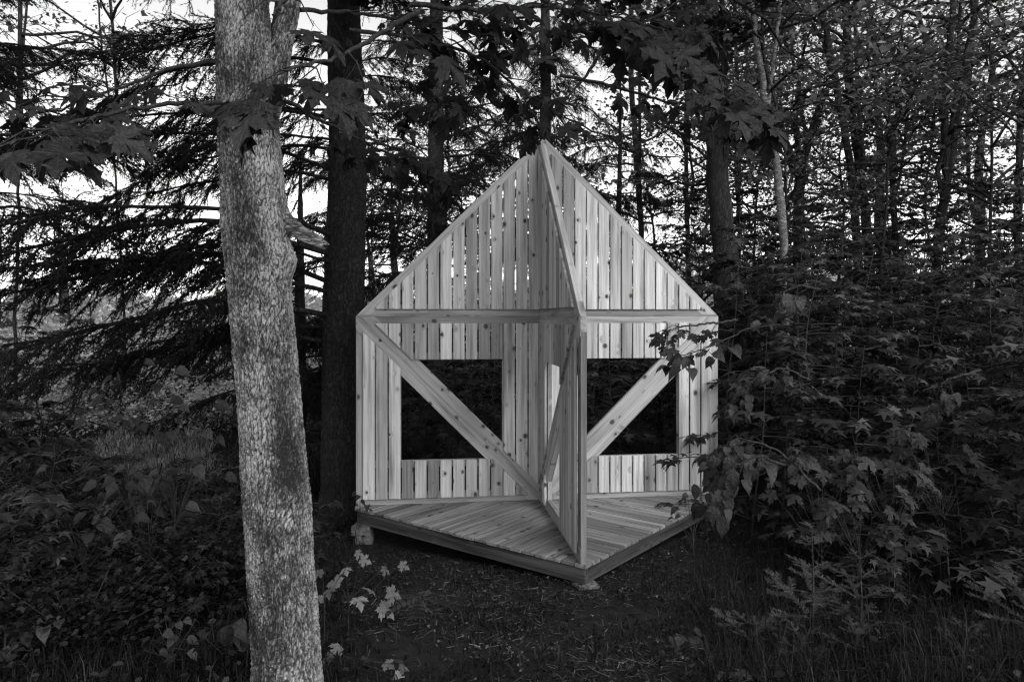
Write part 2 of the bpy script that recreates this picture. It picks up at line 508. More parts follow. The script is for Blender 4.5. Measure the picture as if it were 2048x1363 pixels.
def board(name, poly, org, ax, ay, an, n0, n1, along, mat, parent, bev=.0018):
    """poly in (ax, ay) coordinates from org, between n0 and n1 along an; local Z of the board = along (2-D)"""
    if len(poly) < 3 or area(poly) < 2e-4: return None
    # drop doubled points
    pp = []
    for p in poly:
        if not pp or math.hypot(p[0] - pp[-1][0], p[1] - pp[-1][1]) > 1e-4: pp.append(p)
    if math.hypot(pp[0][0] - pp[-1][0], pp[0][1] - pp[-1][1]) < 1e-4: pp.pop()
    if len(pp) < 3: return None
    A = sum(pp[i][0] * pp[(i + 1) % len(pp)][1] - pp[(i + 1) % len(pp)][0] * pp[i][1] for i in range(len(pp)))
    if A < 0: pp = pp[::-1]
    cx = sum(p[0] for p in pp) / len(pp); cy = sum(p[1] for p in pp) / len(pp)
    L = math.hypot(*along); l = (along[0] / L, along[1] / L); w = (l[1], -l[0])
    nm = (n0 + n1) / 2; h = (n1 - n0) / 2
    wx = ax * w[0] + ay * w[1]; wz = ax * l[0] + ay * l[1]
    handed = np.dot(np.cross(wx, an), wz)     # local axes: x = wx, y = +-an, z = wz
    sy = 1.0 if handed > 0 else -1.0
    loc = [((p[0] - cx) * w[0] + (p[1] - cy) * w[1], (p[0] - cx) * l[0] + (p[1] - cy) * l[1]) for p in pp]
    n = len(loc)
    verts, faces = [], []
    # bevelled: outer ring at full size set back, face ring slightly smaller
    def ring(inset, yy):
        r = []
        for i in range(n):
            p0, p1, p2 = loc[i - 1], loc[i], loc[(i + 1) % n]
            d1 = (p1[0] - p0[0], p1[1] - p0[1]); d2 = (p2[0] - p1[0], p2[1] - p1[1])
            l1 = math.hypot(*d1) or 1; l2 = math.hypot(*d2) or 1
            c = p1
            if inset:
                ax_ = area(loc)
                g = (sum(p[0] for p in loc) / n, sum(p[1] for p in loc) / n)
                vx, vy = -d1[0] / l1 + d2[0] / l2, -d1[1] / l1 + d2[1] / l2
                vl = math.hypot(vx, vy)
                if vl > 1e-3: c = (p1[0] + vx / vl * inset * 1.3, p1[1] + vy / vl * inset * 1.3)
            r.append((c[0], yy, c[1]))
        return r
    rings = [ring(bev, -h), ring(0, -h + bev), ring(0, h - bev), ring(bev, h)]
    for r in rings: verts += r
    for k in range(3):
        for i in range(n):
            j = (i + 1) % n
            faces.append((k * n + i, k * n + j, (k + 1) * n + j, (k + 1) * n + i))
    faces.append(tuple(range(n - 1, -1, -1))); faces.append(tuple(range(3 * n, 4 * n)))
    me = bpy.data.meshes.new(name)
    me.from_pydata(verts, [], faces)
    me.materials.append(mat)
    import bmesh
    bm = bmesh.new(); bm.from_mesh(me); bmesh.ops.recalc_face_normals(bm, faces=bm.faces); bm.to_mesh(me); bm.free()
    me.update()
    pos = org + ax * cx + ay * cy + an * nm
    yv = an * sy
    mw = Matrix(((wx[0], yv[0], wz[0], pos[0]), (wx[1], yv[1], wz[1], pos[1]), (wx[2], yv[2], wz[2], pos[2]), (0, 0, 0, 1)))
    o = link(name, me, parent)
    o.matrix_local = Matrix.Translation(-Vector(parent.location)) @ mw
    return o


ZA = np.array((0, 0, 1.0))
pav = empty('timber_pavilion', tuple(O))
tag(pav, 'pale pine plank folly of three gabled wall panels standing on a low triangular deck', 'pavilion')
W = 1.9
RISE = .982      # slope of the gables
BEAMZ = 1.9


def rect(x0, x1, y0, y1): return [(x0, y0), (x1, y0), (x1, y1), (x0, y1)]


def wall(org, ax, an, start, pitch, width, win, full, front_v, half, sign=1):
    """c = distance from the centre post along ax; an points out of the planked face"""
    t0, t1 = -.045, 0.0            # frame depth
    def fr(nm, poly, along, d0=0.0, d1=0.0, mat='frame', lab=None):
        o = board(nm, poly, org, ax, ZA, an, t0 - d0, t1 + d1, along, M[mat], pav)
        return o
    # frame, every member a little different in depth
    fr('sill_rail', rect(.0, half - .004, .002, .12), (1, 0), 0, .0)
    fr('beam', rect(.0, half, BEAMZ - .12, BEAMZ - .0008), (1, 0), .001, .002)
    b2 = rect(.0, half, BEAMZ + .0008, BEAMZ + .12)
    b2 = clip(b2, RISE, 1, BEAMZ + half * RISE)
    fr('beam', b2, (1, 0), .002, .003)
    fr('post', rect(half - .12, half - .003, .003, BEAMZ - .121), (0, 1), .003, -.002)
    fr('post', rect(.001, .12, .12, BEAMZ - .121), (0, 1), .002, -.003)
    # king post and rafters
    kp = clip(rect(.001, .10, BEAMZ + .12, BEAMZ + half * RISE), RISE, 1, BEAMZ + half * RISE - .03)
    fr('king_post', kp, (0, 1), .002, -.004)
    k = math.hypot(RISE, 1)
    top = BEAMZ + half * RISE
    raf = rect(.03, half, BEAMZ + .02, top)
    raf = clip(raf, RISE, 1, top); raf = clip(raf, -RISE, -1, -(top - .12 * k))
    fr('rafter', raf, (-1, RISE), .001, .0045)
    # brace of two members, from the outer top corner to the foot of the centre post
    sl = (BEAMZ - .02) / (half - .02)
    kb = math.hypot(sl, 1)
    def brace_side(lo, hi):
        p = rect(.0, half - .005, .004, BEAMZ - .003)
        p = clip(p, -sl, 1, .02 + hi * kb); p = clip(p, sl, -1, -(.02 + lo * kb))
        return p
    fr('brace', brace_side(.0012, .118), (1, sl), .004, .0055)
    fr('brace', brace_side(-.118, -.0012), (1, sl), .005, .0065)
    # rails behind the planks
    w0, w1, wz0, wz1 = win
    for (z0, z1) in ((wz1 + .001, wz1 + .07), (wz0 - .07, wz0 - .001)):
        if z0 > .15: fr('nailing_rail', rect(.10, half - .12, z0, z1), (1, 0), .0, -.006)
    fr('nailing_rail', clip(rect(.10, half - .2, 2.62, 2.70), RISE, 1, top - .2), (1, 0), .0, -.006)
    fr('nailing_rail', rect(.10, w0 + .001, 1.04, 1.10), (1, 0), .0, -.008)
    for (c0, c1) in ((w0 - .07, w0 - .001), (w1 + .001, w1 + .06)):
        fr('window_stud', rect(c0, c1, .12, BEAMZ - .12), (0, 1), .001, -.007)
    # planks
    pt = .022
    nmax = 14
    for i in range(nmax):
        c0 = start + pitch * i; c1 = c0 + width
        if c1 > half - .05: break
        jx = lambda: random.uniform(-.0025, .0025)
        j0, j1 = jx(), jx(); d = random.uniform(-.0015, .0015); ze = random.uniform(-.004, .004)
        P0 = [(c0 + j0, 0), (c1 + j1, 0), (c1 + jx() * .6 + j1 * .4, 9), (c0 + jx() * .6 + j0 * .4, 9)]
        def plk(poly):
            if not poly: return
            board('plank', poly, org, ax, ZA, an, .0075 + d, .0075 + pt + d, (0, 1), M['plank'], pav, .003)
        def zc(p, a, b_):
            p = clip(p, 0, 1, b_); return clip(p, 0, -1, -a) if p else p
        # gable plank
        p = zc(P0, BEAMZ + .072 + ze * .3, 9)
        p = clip(p, RISE, 1, top - .07 * k)
        plk(p)
        # wall planks
        spans = [(.063 + ze * .4, BEAMZ - .07)]
        if c0 + .01 > w0 - .02 and c1 - .01 < w1 + .02:
            spans = [(wz1, BEAMZ - .07)]
            if wz0 > .2: spans.append((.063 + ze * .4, wz0 + ze * .5))
        for (a, b_) in spans:
            p = zc(P0, a, b_)
            up = clip(p, sl, -1, -(.02 + .07 * kb)) if p else []
            dn = clip(p, -sl, 1, (.02 - .07 * kb)) if p else []
            plk(up); plk(dn)


wallorg = O + VV * (-.07)
wall(wallorg, -UU, VV, .035, .129, .1155, (.422, 1.448, .443, 1.462), None, None, 1.9)
wall(wallorg, UU, VV, .091, .124, .111, (.452, 1.449, .443, 1.462), None, None, 1.9)
RISE = .943      # the panel coming forward is a little longer, its peak no higher
wall(O + UU * (-.03) + VV * (-.07), VV, -UU, .075, .1275, .122, (.45, 1.21, .145, 1.462), None, None, 1.95)
# screw heads: four to a plank, joined because each is under a pixel
ns_ = Soup()
def screws():
    import itertools
    for o in [k for k in pav.children if k.name.split('.')[0] == 'plank']:
        co = [v.co for v in o.data.vertices]
        xs = [c.x for c in co]; zs_ = [c.z for c in co]; ym = max(c.y for c in co)
        m = o.matrix_local
        for z in (min(zs_) + .025, max(zs_) - .05):
            for x in (min(xs) + .022, max(xs) - .022):
                if max(zs_) - min(zs_) < .2 and z > 0: continue
                a = np.arange(6) * PI / 3
                for sg in (1, -1):
                    ring_ = [m @ Vector((x + .0042 * math.cos(t), sg * (ym + .0006), z + .0042 * math.sin(t))) for t in a]
                    ns_.add(np.array([tuple(r) for r in ring_]), t=[(0, 1, 2), (0, 2, 3), (0, 3, 4), (0, 4, 5)])
screws()
SCR, _nt, _b = newmat('steel_screw'); _b.inputs['Base Color'].default_value = (.05, .05, .05, 1); _b.inputs['Metallic'].default_value = .6
o_ = link('screw_heads', ns_.build('screw_heads', [SCR]), pav); o_['kind'] = 'stuff'
# centre post
board('centre_post', rect(-.028, .045, .0, BEAMZ + 1.80), O + VV * (-.07), UU, ZA, VV, -.048, -.009, (0, 1), M['frame'], pav)

# deck
s2 = math.sqrt(.5)
eL, eR = UU * -1, UU
XY = (UU, VV)
bw_, gap = .113, .015
for side in (-1, 1):
    # board direction runs parallel to the opposite front edge
    dirx, diry = (side * -s2, -s2)      # in (U,V): from the front edge back to the centre line
    dn = (-diry, dirx)
    for i in range(24):
        # offset measured along the front edge from the outer corner (side*1.9, 0)
        a0 = -.35 + i * (bw_ + gap)
        j = random.uniform(-.001, .001)
        ex, ey = (-side * s2, s2)       # front edge direction, outer corner to front corner
        p = []
        for (s, t) in ((a0 + j, -3), (a0 + bw_ + j, -3), (a0 + bw_, 3), (a0, 3)):
            p.append((side * 1.9 + ex * s + dirx * t, ey * s + diry * t))
        p = clip(p, side * s2, s2, 1.9 * s2 + random.uniform(-.003, .003))     # front edge
        if not p: continue
        p = clip(p, 0, -1, .118)                # behind the wall
        if not p: continue
        p = clip(p, -side, 0, -.002)
        p = clip(p, side, 0, 1.903) if p else p
        if len(p) < 3: continue
        z = random.uniform(-.0015, .0015)
        board('deck_board', p, O, UU, VV, ZA, -.028 + z, z, (dirx, diry), M['deck'], pav, .003)
    # fascia
    L = 1.9 * math.sqrt(2)
    ex, ey = -side * s2, s2
    nx, ny = side * s2, s2
    eo = O + UU * (side * 1.9) - UU * 0
    A3 = UU * ex + VV * ey
    N3 = UU * nx + VV * ny
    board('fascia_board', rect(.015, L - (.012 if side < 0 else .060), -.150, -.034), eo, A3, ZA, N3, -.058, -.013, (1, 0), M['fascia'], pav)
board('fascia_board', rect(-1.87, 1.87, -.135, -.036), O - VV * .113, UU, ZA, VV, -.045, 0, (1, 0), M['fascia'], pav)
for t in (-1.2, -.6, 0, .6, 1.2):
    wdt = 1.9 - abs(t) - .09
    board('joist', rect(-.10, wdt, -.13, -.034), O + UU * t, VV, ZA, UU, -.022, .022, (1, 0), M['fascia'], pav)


def block(name, c, size, rz, label, seed, group=None):
    rs = np.random.RandomState(seed)
    import bmesh
    bm = bmesh.new()
    bmesh.ops.create_cube(bm, size=1)
    bmesh.ops.scale(bm, vec=size, verts=bm.verts)
    bmesh.ops.bevel(bm, geom=list(bm.edges), offset=.008, segments=2, affect='EDGES')
    bmesh.ops.subdivide_edges(bm, edges=[e for e in bm.edges if e.calc_length() > .05], cuts=3, use_grid_fill=True)
    for v in bm.verts: v.co += Vector(rs.uniform(-.0025, .0025, 3))
    for v in bm.verts: v.co.z += size[2] / 2
    me = bpy.data.meshes.new(name); bm.to_mesh(me); bm.free(); me.materials.append(M['concrete'])
    o = link(name, me, loc=tuple(c), rot=(0, 0, rz))
    tag(o, label, 'block', group)
    return o


Lc = O - UU * 1.80 + VV * .05
g = float(gz(Lc[0], Lc[1]))
hb = (-.152 - g + .02) / 2
block('concrete_block', (Lc[0], Lc[1], g - .02), (.17, .15, hb), .1, 'pale concrete block on the ground under the left corner of the deck, lower of two', 1)
block('concrete_block', (Lc[0] - .02, Lc[1], g - .02 + hb), (.19, .16, hb - .001), -.12, 'darker concrete block stacked right under the left end of the deck fascia', 2)
Fc = O + VV * 1.82
g = float(gz(Fc[0], Fc[1]))
block('concrete_paver', (Fc[0] + .02, Fc[1], min(g, -.18) - .03), (.17, .17, -.152 - (min(g, -.18) - .03)), .3, 'flat broken paver lying in the grass under the front corner of the deck', 3)
Rc = O + UU * 1.78 + VV * .05
g = float(gz(Rc[0], Rc[1]))
block('concrete_block', (Rc[0], Rc[1], g - .02), (.2, .2, -.152 - g + .02), .1, 'concrete block under the right end of the deck among the leaves', 4)

# ------------------------------------------------------------------ the near rough-barked trunk
def cellular(u, v, per, seed):
    """distance to cell edges of a jittered grid, u periodic with period per (integer)"""
    ui, vi = np.floor(u).astype(int), np.floor(v).astype(int)
    best = np.full(u.shape, 9.0); second = np.full(u.shape, 9.0); idr = np.zeros(u.shape)
    for du in (-1, 0, 1):
        for dv in (-1, 0, 1):
            cu, cv = ui + du, vi + dv
            h1 = hash3(cu % per, cv, np.zeros_like(cu), seed)
            h2 = hash3(cu % per, cv, np.ones_like(cu), seed)
            h3 = hash3(cu % per, cv, np.full_like(cu, 2), seed)
            dx_, dy_ = np.abs(cu + .15 + .7 * h1 - u), np.abs(cv + .1 + .8 * h2 - v)
            d = (dx_ ** 3 + dy_ ** 3) ** (1 / 3)
            nb = d < best
            second = np.where(nb, best, np.minimum(second, d))
            idr = np.where(nb, h3, idr)
            best = np.where(nb, d, best)
    return second - best, idr


def bark_column(path, radii, zs_step, nseg, plate=(.0185, .032), depth=.0075, seed=0, lumps=()):
    """path: dense centre points; returns mesh arrays + attributes"""
    path = np.asarray(path); n = len(path)
    th = np.arange(nseg) * 2 * PI / nseg
    s = np.concatenate([[0], np.cumsum(np.linalg.norm(np.diff(path, axis=0), axis=1))])
    T, S = np.meshgrid(th, s)
    Rm = float(np.mean(radii))
    per = int(round(2 * PI * Rm / plate[0]))
    wob = (vnoise(np.cos(T) * 2.2, np.sin(T) * 2.2 + 7, S * 5, seed) - .5)
    wob2 = (vnoise(np.cos(T) * 11, np.sin(T) * 11, S * 26, seed + 1) - .5)
    big_ = vnoise(np.cos(T) * 1.6 + 3, np.sin(T) * 1.6, S * 2.1, seed + 11)
    u = T / (2 * PI) * per + wob * 1.5 + wob2 * .4
    v = S / plate[1] + wob2 * .5 + (vnoise(u * .9, 0 * u, seed * 1.0 + 0 * u, seed + 5) - .5) * 6
    e1, id1 = cellular(np.mod(u, per), v, per, seed + 2)
    e2, id2 = cellular(np.mod(u * 2.0, per * 2), v * 2.3 + 5, per * 2, seed + 3)
    e3, id3 = cellular(np.mod(u * 1.0 + .37, per), v * .42 + 9, per, seed + 13)      # long fissures
    crack = np.clip((e1 - .03) / .28, 0, 1) ** .8
    crack2 = np.clip((e2 - .02) / .3, 0, 1)
    fis = np.clip((e3 - .02) / .16, 0, 1)
    crack = crack * (.7 + .3 * fis)
    rough = vnoise(np.cos(T) * 42, np.sin(T) * 42, S * 95, seed + 7)
    ht = crack * (.55 + .35 * id1) + .35 * (crack2 * (.5 + id2)) * crack + (rough - .5) * .40 + .15 * fis
    R = np.asarray(radii)[:, None] * (1 + .05 * wob + .03 * np.cos(T * 3 + 1) * vnoise(S * .8, 0 * S, s=seed)) + depth * (ht - .8)
    fl = vnoise(np.cos(T) * 75, np.sin(T) * 75, S * 150, seed + 9)
    R = R + (fl - .5) * .0015
    for (t0, s0, wr, am) in lumps:
        dt = np.angle(np.exp(1j * (T - t0))) * Rm
        R = R + am * np.exp(-(dt ** 2 + (S - s0) ** 2) / wr ** 2)
    V = path[:, None, :] + np.stack([R * np.cos(T), R * np.sin(T), 0 * R], -1)
    i = np.arange(n - 1)[:, None] * nseg; j = np.arange(nseg)[None]; k = (j + 1) % nseg
    q = np.stack([i + j, i + k, i + nseg + k, i + nseg + j], -1).reshape(-1, 4)
    pl = np.clip(id1 * .30 + id2 * .28 + rough * .55 - .1 + (big_ - .5) * .75, 0, 1)
    return V.reshape(-1, 3), q, pl.ravel(), np.clip(crack * 1.25 * (.72 + .28 * crack2) * (.75 + .5 * rough), 0, 1).ravel()


TY = 3.15
ctl = [(-400, 470, 84), (-150, 478, 92), (0, 484, 103), (130, 492, 112), (250, 497, 119), (330, 503, 120), (450, 511, 131), (520, 517, 126), (620, 524, 122), (700, 531, 123),
       (800, 539, 124), (900, 546, 128), (1000, 554, 135), (1100, 560, 131), (1200, 567, 132), (1300, 573, 134), (1363, 575, 140), (1430, 577, 158), (1500, 578, 200)]
cy_ = np.array([c[0] for c in ctl], float); cx_ = np.array([c[1] for c in ctl], float); cw_ = np.array([c[2] for c in ctl], float)
zfine = np.arange(.02, 3.42, .0042)
zs = np.concatenate([zfine, np.linspace(3.43, 4.6, 60)])
pys = HORIZON - (zs - EYE) / TY * FPX
order = pys
pxs = np.interp(pys, cy_, cx_); wds = np.interp(pys, cy_, cw_)
path = np.stack([(pxs - 1024) / FPX * TY, np.full_like(zs, TY) + (zs - 1.9) * .0, zs], -1)
ka, kb2 = 1, 1
V, q, pl, ck = bark_column(path, wds / 2 / FPX * TY * .975, .004, 250, seed=21,
                           lumps=((math.radians(-40), 2.49, .05, .018), (math.radians(-8), 2.13, .06, .035), (math.radians(-50), 2.72, .03, -.02), (math.radians(-70), 2.1, .1, .006)))
me = mesh_np('trunk', V, quads=q, mats=[M['plated_bark']], smooth=True)
for nm, arr in (('plate', pl), ('crack', ck)):
    a = me.attributes.new(nm, 'FLOAT', 'POINT'); a.data.foreach_set('value', arr.astype(np.float32))
base = path[0]
big = empty('forked_maple_tree', tuple(base))
tag(big, 'thick leaning tree with pale plated bark and a broken branch stub, nearest to the viewer', 'tree')
ob = link('trunk', me, big, loc=tuple(-base))
# second stem of the fork, going up on the right
sp = np.array([pix(536, 262, TY + .03), pix(548, 180, TY + .03), pix(560, 100, TY + .04), pix(573, 30, TY + .05), pix(586, -60, TY + .07), pix(612, -260, TY + .1)])
tt_ = np.linspace(0, 5, 300)
pth = np.stack([np.interp(tt_, np.arange(6), sp[:, i]) for i in range(3)], -1)
rr = np.interp(tt_, [0, 1, 3, 5], [.035, .050, .054, .050])
V, q, pl, ck = bark_column(pth, rr, .004, 110, plate=(.018, .04), depth=.004, seed=33)
me = mesh_np('limb', V, quads=q, mats=[M['plated_bark']], smooth=True)
for nm, arr in (('plate', pl), ('crack', ck)):
    a = me.attributes.new(nm, 'FLOAT', 'POINT'); a.data.foreach_set('value', arr.astype(np.float32))
link('limb', me, big, loc=tuple(-base))
# broken stub: a torn, weathered branch base, split along its grain
s = Soup()
sp = np.array([pix(556, 428, TY), pix(578, 448, TY - .01), pix(604, 464, TY - .02), pix(630, 478, TY - .03), pix(651, 492, TY - .035)])
tt_ = np.linspace(0, 4, 40)
pth = np.stack([np.interp(tt_, np.arange(5), sp[:, i]) for i in range(3)], -1)
s.tube(pth, np.interp(tt_, [0, .5, 1, 2.2, 3.4, 4], [.056, .040, .032, .029, .025, .018]), 28, 0)
v = s.v[0].reshape(40, 28, 3)
an_ = np.arange(28)
gro = (vnoise(an_ * .9, an_ * 0, s=4) - .5)[None, :] * np.ones((40, 1)) + (vnoise(an_[None] * .7, tt_[:, None] * .8, s=6) - .5) * .8
v += (v - pth[:, None, :]) * (gro * .75)[:, :, None]
v[-1] += (pth[-1] - pth[-3]) * (vnoise(an_ * 1.3, an_ * 0, s=5)[:, None] * 2.5 - 1)
s.v[0] = v.reshape(-1, 3)
s.add(np.vstack([v[-1], pth[-1] - (pth[-1] - pth[-3]) * 2]), t=[(x, (x + 1) % 28, 28) for x in range(28)])
ob = link('branch_stub', s.build('branch_stub', [M['dead_wood']], True), big, loc=tuple(-base))


# ------------------------------------------------------------------ leaf templates
def fan(outline, centre, zf):
    pts = [centre] + outline
    v = np.array([(p[0], p[1], zf(p[0], p[1])) for p in pts], float)
    n = len(outline)
    t = np.array([(0, 1 + i, 1 + (i + 1) % n) for i in range(n)])
    return v, t


_half = [(.10, -.09), (.22, -.08), (.38, -.15), (.35, -.01), (.45, .04), (.33, .13), (.46, .18), (.64, .22), (.56, .31), (.68, .47), (.50, .44),
         (.40, .52), (.17, .40), (.20, .56), (.33, .66), (.19, .72), (.13, .85)]
_full = [(0, 0.0)] + _half + [(0, 1.0)] + [(-x, y) for x, y in reversed(_half)]


def maple_template(droop, cup, seed):
    rs = np.random.RandomState(seed)
    a, b_ = rs.uniform(-.06, .06, 2)
    def z(x, y):
        r = math.hypot(x, y - .1); th = math.atan2(x, y - .0)
        return -droop * r * r + cup * abs(x) + .035 * math.cos(th * 4.6) * r - .16 * max(0, r - .5) + a * x + b_ * x * y * 3
    v, t = fan(_full, (0, .18), z)
    j = rs.uniform(-.018, .018, (len(v), 2)); v[:, :2] += j
    return v, t


_halfm = [(.36, -.12), (.30, .12), (.62, .24), (.64, .48), (.17, .40), (.30, .66)]
_fullm = [(0, 0.0)] + _halfm + [(0, 1.0)] + [(-x, y) for x, y in reversed(_halfm)]
MAPLE_MID = fan(_fullm, (0, .2), lambda x, y: -.22 * (x * x + (y - .1) ** 2) + .05 * math.cos(math.atan2(x, y) * 4.6))
MAPLE_LOW = fan([(0, 0), (.42, -.08), (.26, .16), (.62, .40), (.16, .42), (0, 1), (-.16, .42), (-.62, .40), (-.26, .16), (-.42, -.08)], (0, .25),
                lambda x, y: -.25 * (x * x + y * y))
TINY = (np.array([(0, 0, 0), (.42, .25, -.06), (.12, .5, .02), (0, 1, -.15), (-.45, .4, -.08)], float),
        np.array([(0, 1, 2), (0, 2, 3), (0, 3, 4)]))
_lh = [(.10, -.07), (.24, -.09), (.36, -.02), (.43, .12), (.44, .28), (.39, .45), (.30, .61), (.19, .76), (.09, .88)]
_lf = [(0, .0)] + _lh + [(0, 1.04)] + [(-x, y) for x, y in reversed(_lh)]


def linden_template(droop, fold, seed):
    rs = np.random.RandomState(seed)
    v = []
    rows = [(0, .0), (.03, .20), (.14, .36), (.30, .43), (.48, .41), (.64, .32), (.80, .20), (.92, .08), (1.06, .0)]
    # grid of ribs: midrib, middle of each half and the serrate edge
    for i, (y, w) in enumerate(rows):
        for k in (-1, -.5, 0, .5, 1):
            x = w * k; yy = y - .10 * abs(k) * (1 if i < 3 else .4) * (1 if i else .6) + (.02 if (i + int(k * 2)) % 2 else -.01)
            z = fold * abs(x) - droop * yy * yy - .12 * abs(k) ** 2 * w + .02 * math.sin(i * 2.1 + k * 3)
            v.append((x, yy, z))
    v = np.array(v) + rs.uniform(-.008, .008, (len(v), 3))
    t = []
    for i in range(len(rows) - 1):
        for k in range(4):
            a = i * 5 + k
            t += [(a, a + 1, a + 6), (a, a + 6, a + 5)]
    return v, np.array(t)


def leaf_meshes(kind, mat, n=5, stalk=.7):
    out = []
    for i in range(n):
        r = np.random.RandomState(i * 7 + 1)
        if kind == 'maple':
            v, t = maple_template(r.uniform(.05, .65), r.uniform(-.15, .40), i)
        elif kind == 'linden':
            v, t = linden_template(r.uniform(.15, .75), r.uniform(.15, .8), i)
        s = Soup(); s.add(v, t=t, m=0)
        # stalk: from the blade base backwards
        s.tube([(0, 0.02, 0), (0, -stalk * .5, .03), (0, -stalk, .14)], [.008, .008, .010], 3, m=1)
        out.append(s.build('leaf', [mat, M['twig']], False))
    return out


LEAF_MAPLE = leaf_meshes('maple', M['maple_leaf'])
LEAF_SEED = leaf_meshes('maple', M['seedling_leaf'], stalk=.45)
LEAF_MIDM = leaf_meshes('maple', M['herb_leaf'], stalk=.5)
LEAF_LINDEN = leaf_meshes('linden', M['linden_leaf'], stalk=.35)
LEAF_HERB = leaf_meshes('linden', M['herb_leaf'], stalk=.15)
LEAF_PALE = leaf_meshes('linden', M['linden_leaf'], stalk=.15)


def place_leaf(meshes, parent, base, pos, ydir, zdir, size, rs):
    F = frames(ydir, zdir)
    Mx = Matrix(((F[0, 0] * size, F[0, 1] * size, F[0, 2] * size, pos[0] - base[0]),
                 (F[1, 0] * size, F[1, 1] * size, F[1, 2] * size, pos[1] - base[1]),
                 (F[2, 0] * size, F[2, 1] * size, F[2, 2] * size, pos[2] - base[2]), (0, 0, 0, 1)))
    o = link('leaf', meshes[rs.randint(len(meshes))], parent)
    o.matrix_local = Mx
    return o


def bough(name, label, cat, path, rad, leaves, meshes, size, seed, group=None, spread=.28, face=.5, droop=.35, twigs=True, extra=None, jitter=.02):
    """branch along path with single leaves on side twigs; leaves = number of leaves"""
    rs = np.random.RandomState(seed)
    path = np.asarray(path, float); n = len(path)
    t = np.linspace(0, n - 1, n * 6)
    P = np.stack([np.interp(t, np.arange(n), path[:, i]) for i in range(3)], -1)
    for k in range(3):      # smoothing
        P[1:-1] = (P[:-2] + P[2:] + P[1:-1] * 2) / 4
    P[1:-1] += rs.uniform(-1, 1, (len(P) - 2, 3)) * jitter * .3
    root = empty(name, tuple(P[0]))
    tag(root, label, cat, group)
    s = Soup()
    s.tube(P - P[0], np.linspace(rad, rad * .25, len(P)), 6)
    nt_w = max(2, leaves // 4)
    cnt = 0
    d = np.gradient(P, axis=0); d /= np.linalg.norm(d, axis=1)[:, None]
    for k in range(nt_w):
        f = (k + rs.rand()) / nt_w
        f = .12 + .88 * f ** .8
        i = int(f * (len(P) - 1))
        side = 1 if k % 2 else -1
        lat = np.cross(d[i], (0, 0, 1.0)); lat /= np.linalg.norm(lat) + 1e-6
        L = spread * rs.uniform(.35, 1.0) * (1.15 - .6 * f)
        dr = d[i] * .7 + lat * side * rs.uniform(.3, 1.0) + np.array((0, 0, rs.uniform(-.45, .3)))
        dr /= np.linalg.norm(dr)
        tw = [P[i], P[i] + dr * L * .5 + np.array((0, 0, .01)), P[i] + dr * L + np.array((0, 0, -.03))]
        s.tube(np.array(tw) - P[0], [rad * .35, rad * .22, rad * .16], 4)
        for q_ in range(4 if k < nt_w - 1 else max(1, leaves - cnt)):
            if cnt >= leaves: break
            sz = size * rs.uniform(.42, 1.05)
            fr_ = [1, 1, .6, .45][q_ % 4]
            node = tw[0] + (tw[2] - tw[0]) * fr_
            sd = (1 if q_ % 2 else -1)
            ld = dr * rs.uniform(.3, 1) + np.cross(dr, (0, 0, 1)) * sd * rs.uniform(.3, .9) + np.array((0, 0, -droop * rs.uniform(.5, 1.8)))
            ld /= np.linalg.norm(ld)
            pos = node + ld * sz * .55
            nrm = np.array((rs.uniform(-.5, .5), -face * rs.uniform(.3, 1.5), rs.uniform(.5, 1.1)))
            tip = pos + ld * sz * .5
            tx, ty = tip[0] / tip[1] * FPX + 1024, HORIZON - (tip[2] - EYE) / tip[1] * FPX
            if 1095 < tx < 1240 and 268 < ty < 420: cnt += 1; continue      # the right gable slope hangs free of leaves
            if 850 < tx < 1030 and 1330 - tx < ty < 520: cnt += 1; continue     # and so does the left one
            place_leaf(meshes, root, P[0], pos, ld, nrm, sz, rs)
            cnt += 1
    link('branch', s.build('branch', [M['twig']], True), root)
    return root


